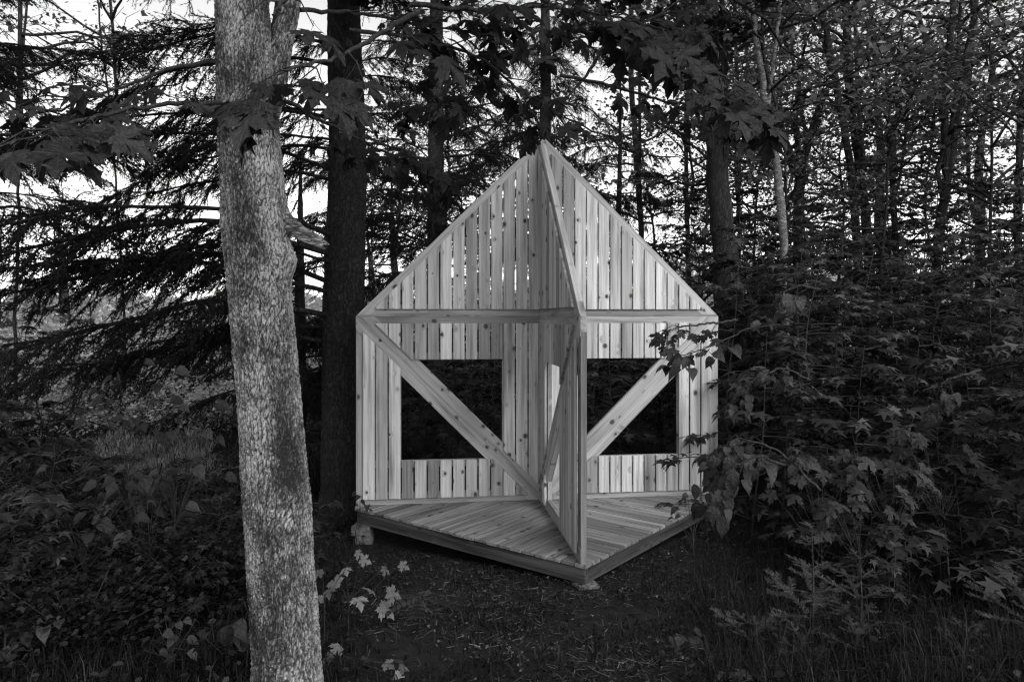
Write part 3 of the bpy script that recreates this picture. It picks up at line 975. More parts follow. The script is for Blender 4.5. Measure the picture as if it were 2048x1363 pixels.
# foreground maple boughs hanging in from above
B = [
    ('low maple bough with the broadest dark leaves, reaching left from the near trunk', [(440, 205, 2.9), (330, 205, 2.6), (230, 225, 2.4), (130, 250, 2.2), (20, 290, 2.0)], 34, .135),
    ('dark maple bough hanging in the sky gap left of the near trunk', [(450, 120, 3.4), (330, 140, 3.3), (250, 170, 3.2), (170, 200, 3.1), (90, 190, 3.0)], 40, .12),
    ('broad maple leaves on a bough just right of the fork of the near trunk', [(840, 20, 2.9), (760, 70, 2.6), (690, 110, 2.3), (620, 130, 2.1), (560, 140, 2.0)], 26, .13),
    ('long arching maple bough passing above the left gable', [(700, 60, 3.4), (830, 75, 3.4), (960, 110, 3.5), (1060, 200, 3.6), (1150, 245, 3.7)], 60, .12),
    ('maple bough along the top edge above the gable peak', [(820, 10, 2.9), (960, 20, 2.9), (1090, 12, 2.9), (1220, 30, 2.8), (1330, 60, 2.7)], 56, .13),
    ('maple bough with pale undersides in the bright gap right of the gable peak', [(1150, 60, 3.1), (1260, 80, 3.0), (1360, 110, 2.9), (1430, 140, 2.8), (1490, 180, 2.7)], 44, .13),
    ('thin drooping maple bough crossing the two dark spruce trunks', [(560, 195, 3.3), (640, 240, 3.5), (720, 280, 3.7), (820, 330, 3.8), (900, 360, 3.9)], 60, .115),
    ('maple twig whose leaves dangle right in front of the gable peak', [(1210, 90, 4.2), (1175, 150, 4.3), (1130, 200, 4.3), (1095, 232, 4.4), (1080, 240, 4.4)], 11, .105),
    ('maple bough hanging over the dark branches left of the gable peak', [(1010, 120, 3.9), (970, 170, 4.0), (930, 210, 4.0), (880, 210, 4.1), (830, 220, 4.1)], 34, .115),
    ('maple bough near the upper middle with close dark leaves', [(600, 20, 3.2), (700, 25, 3.4), (800, 40, 3.5), (900, 60, 3.6), (1000, 75, 3.6)], 60, .12),
    ('maple bough spreading over the right gable slope toward the tall dark trunk', [(1120, 150, 4.2), (1220, 170, 4.1), (1320, 200, 4.0), (1400, 215, 3.9), (1470, 235, 3.8)], 56, .12),
    ('high maple bough cut by the top edge above the right gable', [(1050, -20, 3.7), (1150, 30, 3.7), (1250, 60, 3.6), (1340, 20, 3.6), (1400, 40, 3.5)], 56, .12),
    ('big pointed maple leaf and its twig hanging before the fork of the near trunk', [(600, -40, 2.2), (570, 0, 2.0), (545, 30, 1.9)], 2, .13),
    ('maple bough between the first spruce trunk and the left gable slope', [(720, 270, 5.0), (770, 290, 4.9), (805, 300, 4.9), (830, 315, 4.8), (850, 330, 4.8)], 30, .115),
    ('maple twig with dark leaves over the outer corner of the right wall panel', [(1475, 640, 5.6), (1430, 645, 5.5), (1390, 650, 5.4), (1350, 655, 5.3), (1335, 665, 5.3)], 20, .11),
]
for i, (lab, pts, nl, sz) in enumerate(B):
    bough('maple_bough', lab, 'branch', [pix(*p) for p in pts], .011, nl, LEAF_MAPLE, sz, 100 + i, 'maple boughs hanging over the clearing', spread=.30 if ('peak' in lab or 'between' in lab) else .42)

# linden (broad heart shaped leaves) at the right of the pavilion
B = [
    ('linden branch with drooping heart-shaped leaves beside the right end of the deck', [(1640, 980, 4.3), (1560, 900, 4.3), (1500, 880, 4.3), (1460, 890, 4.3), (1440, 930, 4.3)], 64, .095),
    ('linden branch with the palest hanging leaves low in front of the deck corner', [(1570, 930, 4.0), (1520, 910, 4.0), (1470, 930, 4.0), (1440, 965, 4.0), (1435, 1010, 4.0)], 48, .098),
    ('linden branch with leaves drooping over the top of the right window', [(1560, 650, 5.2), (1500, 655, 5.1), (1450, 680, 5.0), (1400, 700, 4.9), (1350, 715, 4.9)], 34, .10),
    ('linden spray half way up beside the right wall panel', [(1620, 760, 5.2), (1570, 735, 5.2), (1530, 745, 5.1), (1490, 770, 5.1), (1465, 800, 5.1)], 34, .095),
    ('pale linden twig hanging alone in the thicket at the right', [(1960, 740, 4.6), (1920, 750, 4.5), (1880, 765, 4.5), (1890, 800, 4.5)], 9, .13),
    ('linden twig with three leaves over the saplings right of the pavilion', [(1640, 580, 5.2), (1600, 570, 5.1), (1560, 585, 5.1), (1545, 610, 5.1)], 8, .13),
]
for i, (lab, pts, nl, sz) in enumerate(B):
    bough('linden_branch', lab, 'branch', [pix(*p) for p in pts], .009, nl, LEAF_LINDEN, sz, 200 + i, 'linden branches beside the pavilion', spread=.26, face=.35 if 'window' in lab else .8, droop=.15 if 'window' in lab else .7)


# ------------------------------------------------------------------ broadleaf trees
def crown_soup(seed, H=9.5, Rr=3.3, nb=30, leaves=2900, size=.12, thin=0.0):
    rs = np.random.RandomState(seed)
    s = Soup()
    top = np.array((rs.uniform(-.6, .6), rs.uniform(-.6, .6), H))
    zz = np.linspace(0, 1, 12)
    lead = np.stack([np.interp(zz, [0, 1], [0, top[0]]) + (vnoise(zz * 4, zz * 0, s=seed) - .5) * .5, np.interp(zz, [0, 1], [0, top[1]]) + (vnoise(zz * 4, zz * 0 + 3, s=seed) - .5) * .5, zz * H], -1)
    lead[0] = 0
    s.tube(lead, np.interp(zz, [0, .6, 1], [.045, .03, .008]), 6)
    tips = []
    for b_ in range(nb):
        f = rs.uniform(.02, .95)
        p0 = np.array([np.interp(f, zz, lead[:, i]) for i in range(3)])
        az = b_ * 2.4 + rs.uniform(-.4, .4)
        L = Rr * (math.sin(PI * (f * .8 + .17)) ** .7) * rs.uniform(.7, 1.1)
        el = rs.uniform(.15, .8) * (1 if f > .3 else .6)
        d = np.array((math.cos(az) * math.cos(el), math.sin(az) * math.cos(el), math.sin(el)))
        tt = np.linspace(0, 1, 8)
        P = p0 + d * L * tt[:, None]
        P[:, 2] -= .35 * L * tt ** 2 * rs.uniform(-.3, .8)
        P[1:] += (rs.rand(7, 3) - .5) * .16
        r0 = .012 + .03 * L / Rr
        s.tube(P, np.linspace(r0, .006, 8), 5)
        for k in range(11):
            g_ = rs.uniform(.2, 1.0)
            q0 = np.array([np.interp(g_, tt, P[:, i]) for i in range(3)])
            dd = d * .6 + rs.normal(0, .6, 3); dd[2] *= .55; dd /= np.linalg.norm(dd)
            l2 = rs.uniform(.4, 1.15)
            q1 = q0 + dd * l2
            s.tube([q0, (q0 + q1) / 2 + rs.normal(0, .05, 3), q1], [.009, .006, .004], 3)
            tips.append((q0, q1))
    A = np.array([t[0] for t in tips]); Bt = np.array([t[1] for t in tips])
    n = leaves
    # leaves gathered in flat clumps at a few stations on each twig
    ncl = int(len(A) * 1.6)
    ci = rs.randint(len(A), size=ncl); cf = rs.uniform(.3, 1.1, ncl)
    C = A[ci] + (Bt[ci] - A[ci]) * cf[:, None] + rs.normal(0, .06, (ncl, 3))
    k = rs.randint(ncl, size=n)
    P = C[k] + rs.normal(0, 1, (n, 3)) * np.array((.17, .17, .07))
    az = rs.uniform(0, 2 * PI, n)
    yd = np.stack([np.cos(az), np.sin(az), rs.uniform(-.9, .1, n)], -1)
    zd = np.stack([rs.normal(0, .5, n), rs.normal(0, .5, n), np.ones(n)], -1)
    v, t = scatter(*TINY, P, frames(yd, zd), size * rs.uniform(.6, 1.25, n))
    lf = Soup(); lf.add(v, t=t)
    return s, lf


CROWNS = []
for sd, kw in ((1, {}), (2, dict(H=8.5, Rr=2.9)), (3, dict(H=11, Rr=3.6, nb=32, leaves=3000)), (4, dict(H=7, Rr=2.6, nb=22, leaves=2600))):
    w_, l_ = crown_soup(sd, **kw)
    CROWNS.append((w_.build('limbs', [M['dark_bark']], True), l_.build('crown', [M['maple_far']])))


def path_pts(pts, n=24, seed=0, wob=.03):
    pts = np.asarray(pts, float); m = len(pts)
    t = np.linspace(0, m - 1, n)
    P = np.stack([np.interp(t, np.arange(m), pts[:, i]) for i in range(3)], -1)
    for _ in range(2): P[1:-1] = (P[:-2] + P[2:] + P[1:-1] * 2) / 4
    P[1:-1, :2] += (np.random.RandomState(seed).rand(n - 2, 2) - .5) * wob
    return P


def tree(name, label, stems, Y, cz, cv, bark, seed, group=None, crowns=1, scale=1.0, cat='tree', foliage=True, sides=12):
    """stems: list of (pixel path, width px at start, width px at end); the first one starts at the ground"""
    rs = np.random.RandomState(seed)
    first = [pix(px, py, Y) for px, py in stems[0][0]]
    x0 = first[0][0]; g_ = float(gz(x0, Y))
    base = np.array((x0, Y, g_))
    root = empty(name, tuple(base)); tag(root, label, cat, group)
    for k, (pp, wa, wb) in enumerate(stems):
        P = [pix(px, py, Y + (0 if k == 0 else rs.uniform(-.3, .3) * (j / len(pp)))) for j, (px, py) in enumerate(pp)]
        if k == 0: P = [base - (0, 0, .1)] + P
        P = path_pts(P, 30, seed + k, .03)
        s = Soup()
        r = np.linspace(wa, wb, len(P)) / 2 / FPX * Y
        if k == 0: r[0] *= 1.5; r[1] *= 1.15
        s.tube(P - base, r, sides)
        v = s.v[0]; nrm = (vnoise(v[:, 0] * 9, v[:, 1] * 9, v[:, 2] * 3, seed) - .5)
        v[:, 0] += nrm * r.mean() * .35; v[:, 1] += nrm * r.mean() * .2
        link('trunk' if k == 0 else 'limb', s.build('trunk', [bark], True), root)
        topP = P[-1]
        if foliage and k < crowns:
            cm = CROWNS[(cv + k) % len(CROWNS)]
            at_ = np.array([np.interp(cz, P[:, 2], P[:, 0]), np.interp(cz, P[:, 2], P[:, 1]), cz])
            rz = rs.uniform(0, 6.28)
            link('limbs', cm[0], root, loc=tuple(at_ - base), rot=(0, 0, rz), scale=scale)
            link('crown', cm[1], root, loc=tuple(at_ - base), rot=(0, 0, rz), scale=scale)
    return root


DB, PB = M['dark_bark'], M['pale_bark']
tree('tall_maple_tree', 'tall dark straight trunk rising just right of the pavilion gable', [([(1462, 700), (1452, 520), (1438, 380), (1428, 220), (1415, 40), (1400, -200)], 56, 34)], 10.8, 3.7, 0, DB, 1)
tree('birch_tree', 'slender pale speckled birch forking high up, right of the tall dark trunk', [([(1570, 700), (1566, 480), (1556, 330), (1530, 200), (1515, 100), (1495, -60)], 20, 10), ([(1536, 215), (1548, 120), (1560, 0), (1568, -80)], 9, 6)], 9.0, 4.2, 3, PB, 2, scale=.55)
tree('oak_tree', 'thick trunk forking into a wide V between the birch and the twin trunks', [([(1600, 650), (1598, 480), (1597, 345), (1625, 260), (1650, 180)], 28, 13), ([(1592, 350), (1565, 270), (1545, 190), (1530, 120)], 20, 8), ([(1600, 330), (1590, 240), (1600, 160)], 14, 8)], 15.5, 3.7, 1, DB, 3)
tree('lime_tree', 'left and thinner of the twin dark trunks leaning left in the right-hand wood', [([(1722, 620), (1716, 480), (1700, 330), (1672, 160), (1635, -20), (1600, -200)], 19, 10), ([(1690, 250), (1650, 90), (1600, 0)], 10, 6)], 13.5, 3.9, 2, DB, 4)
tree('lime_tree', 'right one of the twin dark trunks, nearly straight, in the right-hand wood', [([(1742, 620), (1735, 470), (1718, 330), (1700, 200), (1690, 60), (1688, -150)], 23, 11)], 14.2, 4.2, 0, DB, 5)
tree('lime_tree', 'dark trunk leaning far right with two raised limbs near the right edge', [([(1868, 640), (1875, 480), (1895, 360), (1925, 180), (1948, 40), (1960, -150)], 21, 12), ([(1893, 350), (1888, 200), (1905, 40), (1910, -80)], 15, 9), ([(1886, 240), (1862, 120), (1840, 40)], 12, 7)], 12.8, 3.9, 3, DB, 6)
tree('young_maple_tree', 'thin dark stem close to the right side of the tall dark trunk', [([(1478, 640), (1478, 400), (1475, 200), (1470, 60), (1468, -60)], 11, 6)], 14, 3.5, 1, DB, 7, scale=.7)
tree('young_maple_tree', 'thin dark stem seen between the gable and the tall dark trunk', [([(1380, 640), (1374, 400), (1372, 200), (1384, 40), (1388, -60)], 11, 6)], 16, 4.2, 2, DB, 8, scale=.7)
tree('maple_tree', 'stout short dark trunk visible low near the right edge behind the saplings', [([(1962, 640), (1960, 480), (1956, 350), (1965, 250), (1990, 120)], 24, 10)], 16, 3.7, 0, DB, 9)
tree('young_maple_tree', 'thin stem leaning right, between the twin trunks and the right edge', [([(1790, 640), (1792, 480), (1782, 350), (1790, 260), (1820, 100)], 15, 8)], 15, 3.7, 3, DB, 10, scale=.8)
tree('maple_tree', 'background trunk half hidden just above the right gable slope', [([(1285, 640), (1282, 430), (1270, 280), (1262, 140), (1262, -60)], 14, 9)], 17, 3.8, 2, DB, 11)
tree('maple_tree', 'background trunk at the far right cut by the frame edge', [([(2040, 640), (2035, 420), (2042, 250), (2060, 60)], 18, 10)], 14, 3.5, 1, DB, 12)

tree('maple_tree', 'leafy broadleaf tree filling the top left corner behind the spruce boughs', [([(30, 640), (40, 430), (30, 250), (50, 60), (60, -80)], 7, 4)], 12.5, 4.3, 2, DB, 13, scale=1.0)
tree('maple_tree', 'slim leafy tree behind the spruce boughs, against the pale sky at the upper left', [([(250, 640), (235, 430), (225, 250), (200, 60), (190, -80)], 5, 3)], 15.0, 5.6, 0, DB, 14, scale=.8)
rs = np.random.RandomState(44)
for k, (px_, Y, cs) in enumerate([(1395, 12.2, .6), (1500, 14.0, .75), (1575, 11.8, .6), (1660, 15.2, .8), (1780, 12.0, .65), (1850, 15.5, .8), (1985, 12.4, .7), (1320, 14.5, .7), (2060, 10.8, .6)]):
    lab = ['between the gable and the tall dark trunk', 'behind the birch', 'in front of the oak', 'just left of the twin trunks', 'just right of the twin trunks', 'left of the trunk leaning right', 'near the right edge', 'over the foot of the right gable slope', 'cut by the right frame edge'][k]
    x = (px_ - 1024) / FPX * Y; g_ = float(gz(x, Y))
    root = empty('understory_maple', (x, Y, g_), rs.uniform(0, 6)); tag(root, 'light leafy understory maple ' + lab, 'tree', 'understory maples in the right-hand wood')
    s = Soup(); s.tube([(0, 0, -.05), (.03, 0, 1), (0, 0, 2.2)], [.05, .04, .035], 7); link('trunk', s.build('trunk', [DB], True), root)
    for nm_, q_ in (('limbs', 0), ('crown', 1)): link(nm_, CROWNS[k % 4][q_], root, loc=(0, 0, 1.5), rot=(0, 0, k), scale=cs)
LM = [(-9999, 'at the left frame edge'), (90, 'near the left frame edge'), (190, 'left of the meadow patch'), (300, 'below the meadow patch'), (400, 'left of the near trunk'), (480, 'close against the left of the near trunk'),
      (640, 'between the near trunk and the left wall'), (715, 'behind the left wall edge'), (820, 'behind the left window'), (1000, 'behind the inner planks of the left wall'), (1090, 'behind the front panel'),
      (1172, 'behind the left half of the right window'), (1265, 'behind the right half of the right window'), (1358, 'behind the outer planks of the right wall'), (1437, 'beside the right wall edge'), (1500, 'just left of the birch'),
      (1560, 'just right of the birch'), (1620, 'left of the twin trunks'), (1690, 'below the twin trunks'), (1760, 'right of the twin trunks'), (1840, 'under the trunk leaning right'), (1910, 'right of the leaning trunk'), (1970, 'near the right frame edge'), (2030, 'at the right frame edge')]
SEEN = {}


def describe(x, y, h, what):
    px = 1024 + FPX * x / y
    lm = [t for p, t in LM if px >= p][-1]
    hw = 'ankle-high' if h < .4 else 'knee-high' if h < .8 else 'waist-high' if h < 1.3 else 'head-high' if h < 2.1 else 'tall' if h < 3.2 else 'very tall'
    row = 'nearest row' if y < 5.2 else 'near row' if y < 6.8 else 'level with the deck' if y < 8.2 else 'just behind the walls' if y < 9.6 else 'third row back' if y < 11 else 'fourth row back' if y < 12.8 else 'far row' if y < 15 else 'farthest row'
    return '%s %s %s, %s' % (hw, what, lm, row)


# more of the wood behind
rs = np.random.RandomState(77)
spots = []
for k in range(400):
    if len(spots) >= 17: break
    Y = rs.uniform(18, 46)
    xn = rs.uniform(-.80, .85)
    if xn < -.12 and Y < 26: continue
    if -.60 < xn < -.25: continue
    if len([1 for a, b_ in spots if a < 0]) >= 6 and xn < 0: continue
    if len([1 for a, b_ in spots if a > 0]) >= 6 and xn > 0: continue
    X = xn * Y
    if all(math.hypot(X - a, Y - b_) > 2.6 for a, b_ in spots): spots.append((X, Y))
trunk_vars = []
for k in range(3):
    s = Soup(); zz = np.linspace(-.1, 6.5, 16); r0 = .15 + .04 * k
    P = np.stack([(vnoise(zz * .5, zz * 0, s=k + 50) - .5) * .5, (vnoise(zz * .5, zz * 0 + 5, s=k + 50) - .5) * .4, zz], -1)
    P -= P[0] * np.array((1, 1, 0)); s.tube(P, np.interp(zz, [-.1, .4, 3.5, 6.5], [r0 * 1.5, r0 * 1.1, r0 * .75, .015]), 8)
    trunk_vars.append((s.build('trunk', [DB], True), P[-6]))
for k, (X, Y) in enumerate(spots):
    g_ = float(gz(X, Y))
    root = empty('broadleaf_tree', (X, Y, g_), rs.uniform(0, 6))
    tag(root, describe(X, Y, 9, 'far broadleaf tree').replace('very tall ', '%s ' % ('leaning' if k % 3 == 0 else 'straight' if k % 3 == 1 else 'stout')).replace('farthest row', 'about %d paces back' % round(Y)), 'tree', 'broadleaf trees deep in the wood')
    tm, tp = trunk_vars[k % 3]
    sc_ = rs.uniform(.85, 1.3)
    link('trunk', tm, root, scale=sc_)
    cm = CROWNS[rs.randint(4)]; rz = rs.uniform(0, 6)
    zc_ = 1.3 if X > 0 else 2.4
    link('limbs', cm[0], root, loc=(tp[0] * sc_, tp[1] * sc_, zc_), rot=(0, 0, rz), scale=sc_)
    link('crown', cm[1], root, loc=(tp[0] * sc_, tp[1] * sc_, zc_), rot=(0, 0, rz), scale=sc_)


# the wood goes on unseen behind the viewer, added to shade ground and lower walls
rs = np.random.RandomState(88)
for k, (X, Y) in enumerate([(-7.5, -3.5), (-4.2, -5.5), (-1.2, -6.8), (2.2, -6.6), (5.4, -5.6), (8.2, -3.4), (9.8, .6), (-9.4, .8), (-9.0, 5.0), (3.8, -9.5), (-3.0, -9.5), (7.5, -8.0)]):
    root = empty('broadleaf_tree', (X, Y, float(gz(X, Y))), rs.uniform(0, 6))
    tag(root, 'unseen broadleaf tree added for shade behind the viewpoint', 'tree', 'unseen shade trees behind the viewpoint')
    tm, tp = trunk_vars[k % 3]; cm = CROWNS[1 if k % 2 else 3]; sc_ = rs.uniform(.78, .92)
    link('trunk', tm, root, scale=sc_ * .8)
    for nm_, q_ in (('limbs', 0), ('crown', 1)):
        link(nm_, cm[q_], root, loc=(0, 0, .3), rot=(0, 0, k), scale=sc_)


# crown of the near tree: a leafy ceiling over the clearing, its underside in view along the top
def near_crown():
    rs = np.random.RandomState(5)
    s = Soup(); C = []
    start = np.array([path[-1][0], TY, 4.5])
    for b_ in range(46):
        tx, ty = rs.uniform(-4.5, 5.5), rs.uniform(-.5, 10.5)
        tz = max(4.0, 1.9 + .30 * ty + rs.uniform(.1, 2.2)) + rs.uniform(0, 2.8)
        e = np.array((tx, ty, tz)); tt = np.linspace(0, 1, 12)
        mid = (start + e) / 2 + np.array((0, 0, .5))
        P = start * ((1 - tt) ** 2)[:, None] + 2 * mid * (tt * (1 - tt))[:, None] + e * (tt ** 2)[:, None]
        P[1:-1] += (rs.rand(10, 3) - .5) * .12
        s.tube(P, np.linspace(.04, .008, 12), 5)
        for k in range(15):
            f = rs.uniform(.3, 1)
            q0 = np.array([np.interp(f, tt, P[:, i]) for i in range(3)])
            dd = rs.normal(0, 1, 3); dd[2] = dd[2] * .3; dd /= np.linalg.norm(dd)
            l2 = rs.uniform(.3, 1.0); q1 = q0 + dd * l2
            s.tube([q0, (q0 + q1) / 2, q1], [.008, .006, .004], 3)
            for j in range(4): C.append(q0 + (q1 - q0) * rs.uniform(.3, 1.1))
    C = np.array(C); n = 17000
    P = C[rs.randint(len(C), size=n)] + rs.normal(0, 1, (n, 3)) * (.16, .16, .06)
    xx = (P[:, 0]) / np.maximum(P[:, 1], .3) * FPX + 1024
    py = HORIZON - (P[:, 2] - EYE) / np.maximum(P[:, 1], .3) * FPX
    lim = np.interp(xx, [-400, 0, 200, 420, 560, 700, 1000, 1150, 1300, 1500, 1650, 2000, 2500], [230, 220, 110, -20, 60, 250, 230, 230, 190, 60, -60, -120, -120]) + (vnoise(P[:, 0] * 2, P[:, 1] * 2) - .5) * 120
    # the crown is open on its underside: keep boughs above that height, and clear of the near trunk and eye
    keep = (P[:, 1] < .3) | (py < lim)
    keep &= (P[:, 2] > 3.3)
    P = P[keep]; n = len(P)
    az = rs.uniform(0, 2 * PI, n)
    yd = np.stack([np.cos(az), np.sin(az), rs.uniform(-.8, .0, n)], -1)
    zd = np.stack([rs.normal(0, .35, n), rs.normal(0, .35, n), np.ones(n)], -1)
    v, t = scatter(*MAPLE_MID, P, frames(yd, zd), .135 * rs.uniform(.6, 1.15, n))
    lf = Soup(); lf.add(v, t=t)
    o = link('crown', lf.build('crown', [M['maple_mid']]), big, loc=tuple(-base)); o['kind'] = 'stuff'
    link('limbs', s.build('limbs', [M['dark_bark']], True), big, loc=tuple(-base))


base = path[0]
near_crown()


# ------------------------------------------------------------------ spruces
def spruce_branch(seed, L=3.0, dense=1.0, dead=False):
    """a branch along +X: arching axis, side twigs, hanging needled sprays"""
    rs = np.random.RandomState(seed)
    s = Soup(); tt = np.linspace(0, 1, 20)
    P = np.stack([tt * L, (vnoise(tt * 3, tt * 0, s=seed) - .5) * .5 * tt, .10 * L * np.sin(tt * PI) - .26 * L * tt ** 1.6 + .14 * L * tt ** 4 + (vnoise(tt * 6, tt * 0 + 2, s=seed) - .5) * .10 * np.minimum(1, tt * 4)], -1)
    P -= P[0]
    s.tube(P, np.linspace(.024, .004, 20) * (L / 3) ** .5, 5, 0)
    need_p, need_d, need_s = [], [], []
    def needles(a, b_, step=.006):
        ln = np.linalg.norm(b_ - a); c = int(ln / step) + 3
        w = rs.rand(c)
        need_p.append(a + (b_ - a) * w[:, None])
        need_d.append((b_ - a) / (ln + 1e-6) * .8 + rs.normal(0, .62, (c, 3)))
        need_s.append(rs.uniform(.020, .036, c))
    m = int((16 if dead else 40) * L / 3 * dense)
    for k in range(m):
        f = (k + .5) / m if not dead else rs.rand()
        f = .10 + .90 * f
        if not dead and rs.rand() < .12: continue
        q0 = np.array([np.interp(f, tt, P[:, i]) for i in range(3)])
        side = 1 if k % 2 else -1
        l2 = L * .32 * (1.1 - f) ** .6 * rs.uniform(.35, 1.15)
        d = np.array((rs.uniform(.4, 1.1), side * rs.uniform(.35, 1.0), rs.uniform(-.5, .15))); d /= np.linalg.norm(d)
        u = np.linspace(0, 1, 6)
        Q = q0 + d * l2 * u[:, None]; Q[:, 2] -= .32 * l2 * u ** 2
        Q += rs.normal(0, .012, Q.shape) * u[:, None]
        s.tube(Q, np.linspace(.006, .002, 6), 3, 0)
        if dead and rs.rand() < .7:
            for j in range(4):
                a = Q[rs.randint(1, 6)]; s.tube([a, a + rs.normal(0, .08, 3) - (0, 0, .04)], [.003, .001], 3, 0)
            continue
        needles(Q[1], Q[3]); needles(Q[3], Q[5])
        for j in range(int(6 + l2 * 26)):
            g_ = rs.uniform(.08, 1); a = np.array([np.interp(g_, u, Q[:, i]) for i in range(3)])
            dd = d * rs.uniform(.2, .9) + np.array((rs.uniform(-.2, .4), rs.uniform(-.7, .7), rs.uniform(-1.2, .05))); dd /= np.linalg.norm(dd)
            b_ = a + dd * rs.uniform(.07, .26)
            s.tube([a, b_], [.0028, .0012], 3, 0)
            needles(a, b_)
    if need_p:
        pp = np.concatenate(need_p); dd = np.concatenate(need_d); ss = np.concatenate(need_s)
        tv = np.array([(-.13, 0, 0), (.13, 0, 0), (0, 1, 0)]); ti = np.array([(0, 1, 2)])
        v, t = scatter(tv, ti, pp, frames(dd, rs.normal(0, 1, dd.shape)), ss)
        s.add(v, t=t, m=1)
    return s.build('branch', [M['spruce_bark'], M['needles']])


SPB = [spruce_branch(300 + i, 3.0) for i in range(5)]
SPD = [spruce_branch(320 + i, 3.0, dead=True) for i in range(3)]


def spruce(label, px, wpx, Y, seed, specs, htop=13, lean=0.0, name='spruce_tree'):
    rs = np.random.RandomState(seed)
    x0 = (px - 1024) / FPX * Y; g_ = float(gz(x0, Y))
    root = empty(name, (x0, Y, g_)); tag(root, label, 'tree')
    r0 = wpx / 2 / FPX * Y
    zz = np.arange(-.1, htop, .045 if Y < 10 else .12)
    P = np.stack([lean * zz + (vnoise(zz * .5, zz * 0, s=seed) - .5) * .06, zz * 0, zz], -1)
    rad = r0 * np.interp(zz, [0, .4, 3, htop], [1.35, 1.1, 1.0, .3] if htop > 9 else [1.3, 1.0, .6, .05])
    V, q, pl_, ck_ = bark_column(P, rad, 0, 90 if Y < 10 else 40, plate=(.03, .05), depth=.012, seed=seed)
    me = mesh_np('trunk', V, quads=q, mats=[M['spruce_bark']], smooth=True)
    link('trunk', me, root)
    for (z, az, L, el, dead) in specs:
        me = (SPD if dead else SPB)[rs.randint(3 if dead else 5)]
        a = math.radians(az)
        link('branch', me, root, loc=(lean * z, 0, z), rot=(rs.uniform(-.25, .25), -math.radians(el), a), scale=L / 3.0)
    return root


def ring(rs, z0, z1, n, L0, L1, az=(0, 360), el=(-12, 18), dead=0.0):
    out = []
    for k in range(n):
        f = (k + rs.rand()) / n
        out.append((z0 + (z1 - z0) * f, rs.uniform(*az), rs.uniform(L0, L1), rs.uniform(*el), rs.rand() < dead))
    return out


rs = np.random.RandomState(9)
sp1 = ring(rs, 1.9, 3.1, 8, 2.2, 4.4, az=(150, 235), el=(-2, 14)) + ring(rs, 3.6, 5.4, 10, 1.8, 3.6, az=(150, 220), el=(-8, 10)) \
    + ring(rs, 3.0, 5.2, 9, .7, 1.5, az=(5, 70), el=(-5, 20), dead=.7) + ring(rs, 5.6, 11, 22, 1.6, 3.0, az=(0, 360)) \
    + ring(rs, .8, 2.4, 6, 1.2, 2.2, az=(100, 150), el=(-10, 5))
spruce('big dark spruce trunk standing behind the near trunk, its boughs sweeping left', 690, 78, 7.9, 41, sp1)
sp2 = ring(rs, 3.0, 8.5, 40, 1.4, 3.2, az=(0, 360), el=(-25, 15), dead=.25) + ring(rs, 2.5, 5.5, 8, 2, 3, az=(150, 210), el=(0, 20), dead=.6)
spruce('thinner dark spruce trunk rising behind the left gable slope', 872, 37, 12.5, 42, sp2)
sp3 = ring(rs, .8, 9, 60, 1.8, 3.4, az=(0, 360), el=(-25, 10))
spruce('dense dark spruce at the left whose boughs reach in from the frame edge', -130, 40, 8.0, 43, ring(rs, 3.3, 5.6, 11, 1.6, 3.2, az=(-50, 50), el=(-6, 14)) + ring(rs, 4.6, 7, 8, 1.0, 2.0, az=(0, 360), el=(-15, 10)))
spruce('dark spruce directly behind the gable peak, hiding the sky there', 1090, 30, 15.0, 44, ring(rs, 3.5, 10, 46, 1.4, 2.8, az=(0, 360), el=(-25, 10)))
spruce('dark spruce behind the right gable slope', 1240, 26, 13.5, 45, ring(rs, 2.8, 5.6, 26, 1.1, 2.1, az=(0, 360), el=(-25, 10)), htop=7)
spruce('low dark spruce in the gap between the near trunk and the left wall panel', 600, 30, 11.0, 46, ring(rs, .5, 3.2, 26, 1.4, 2.4, az=(0, 360), el=(-20, 10)), htop=5)

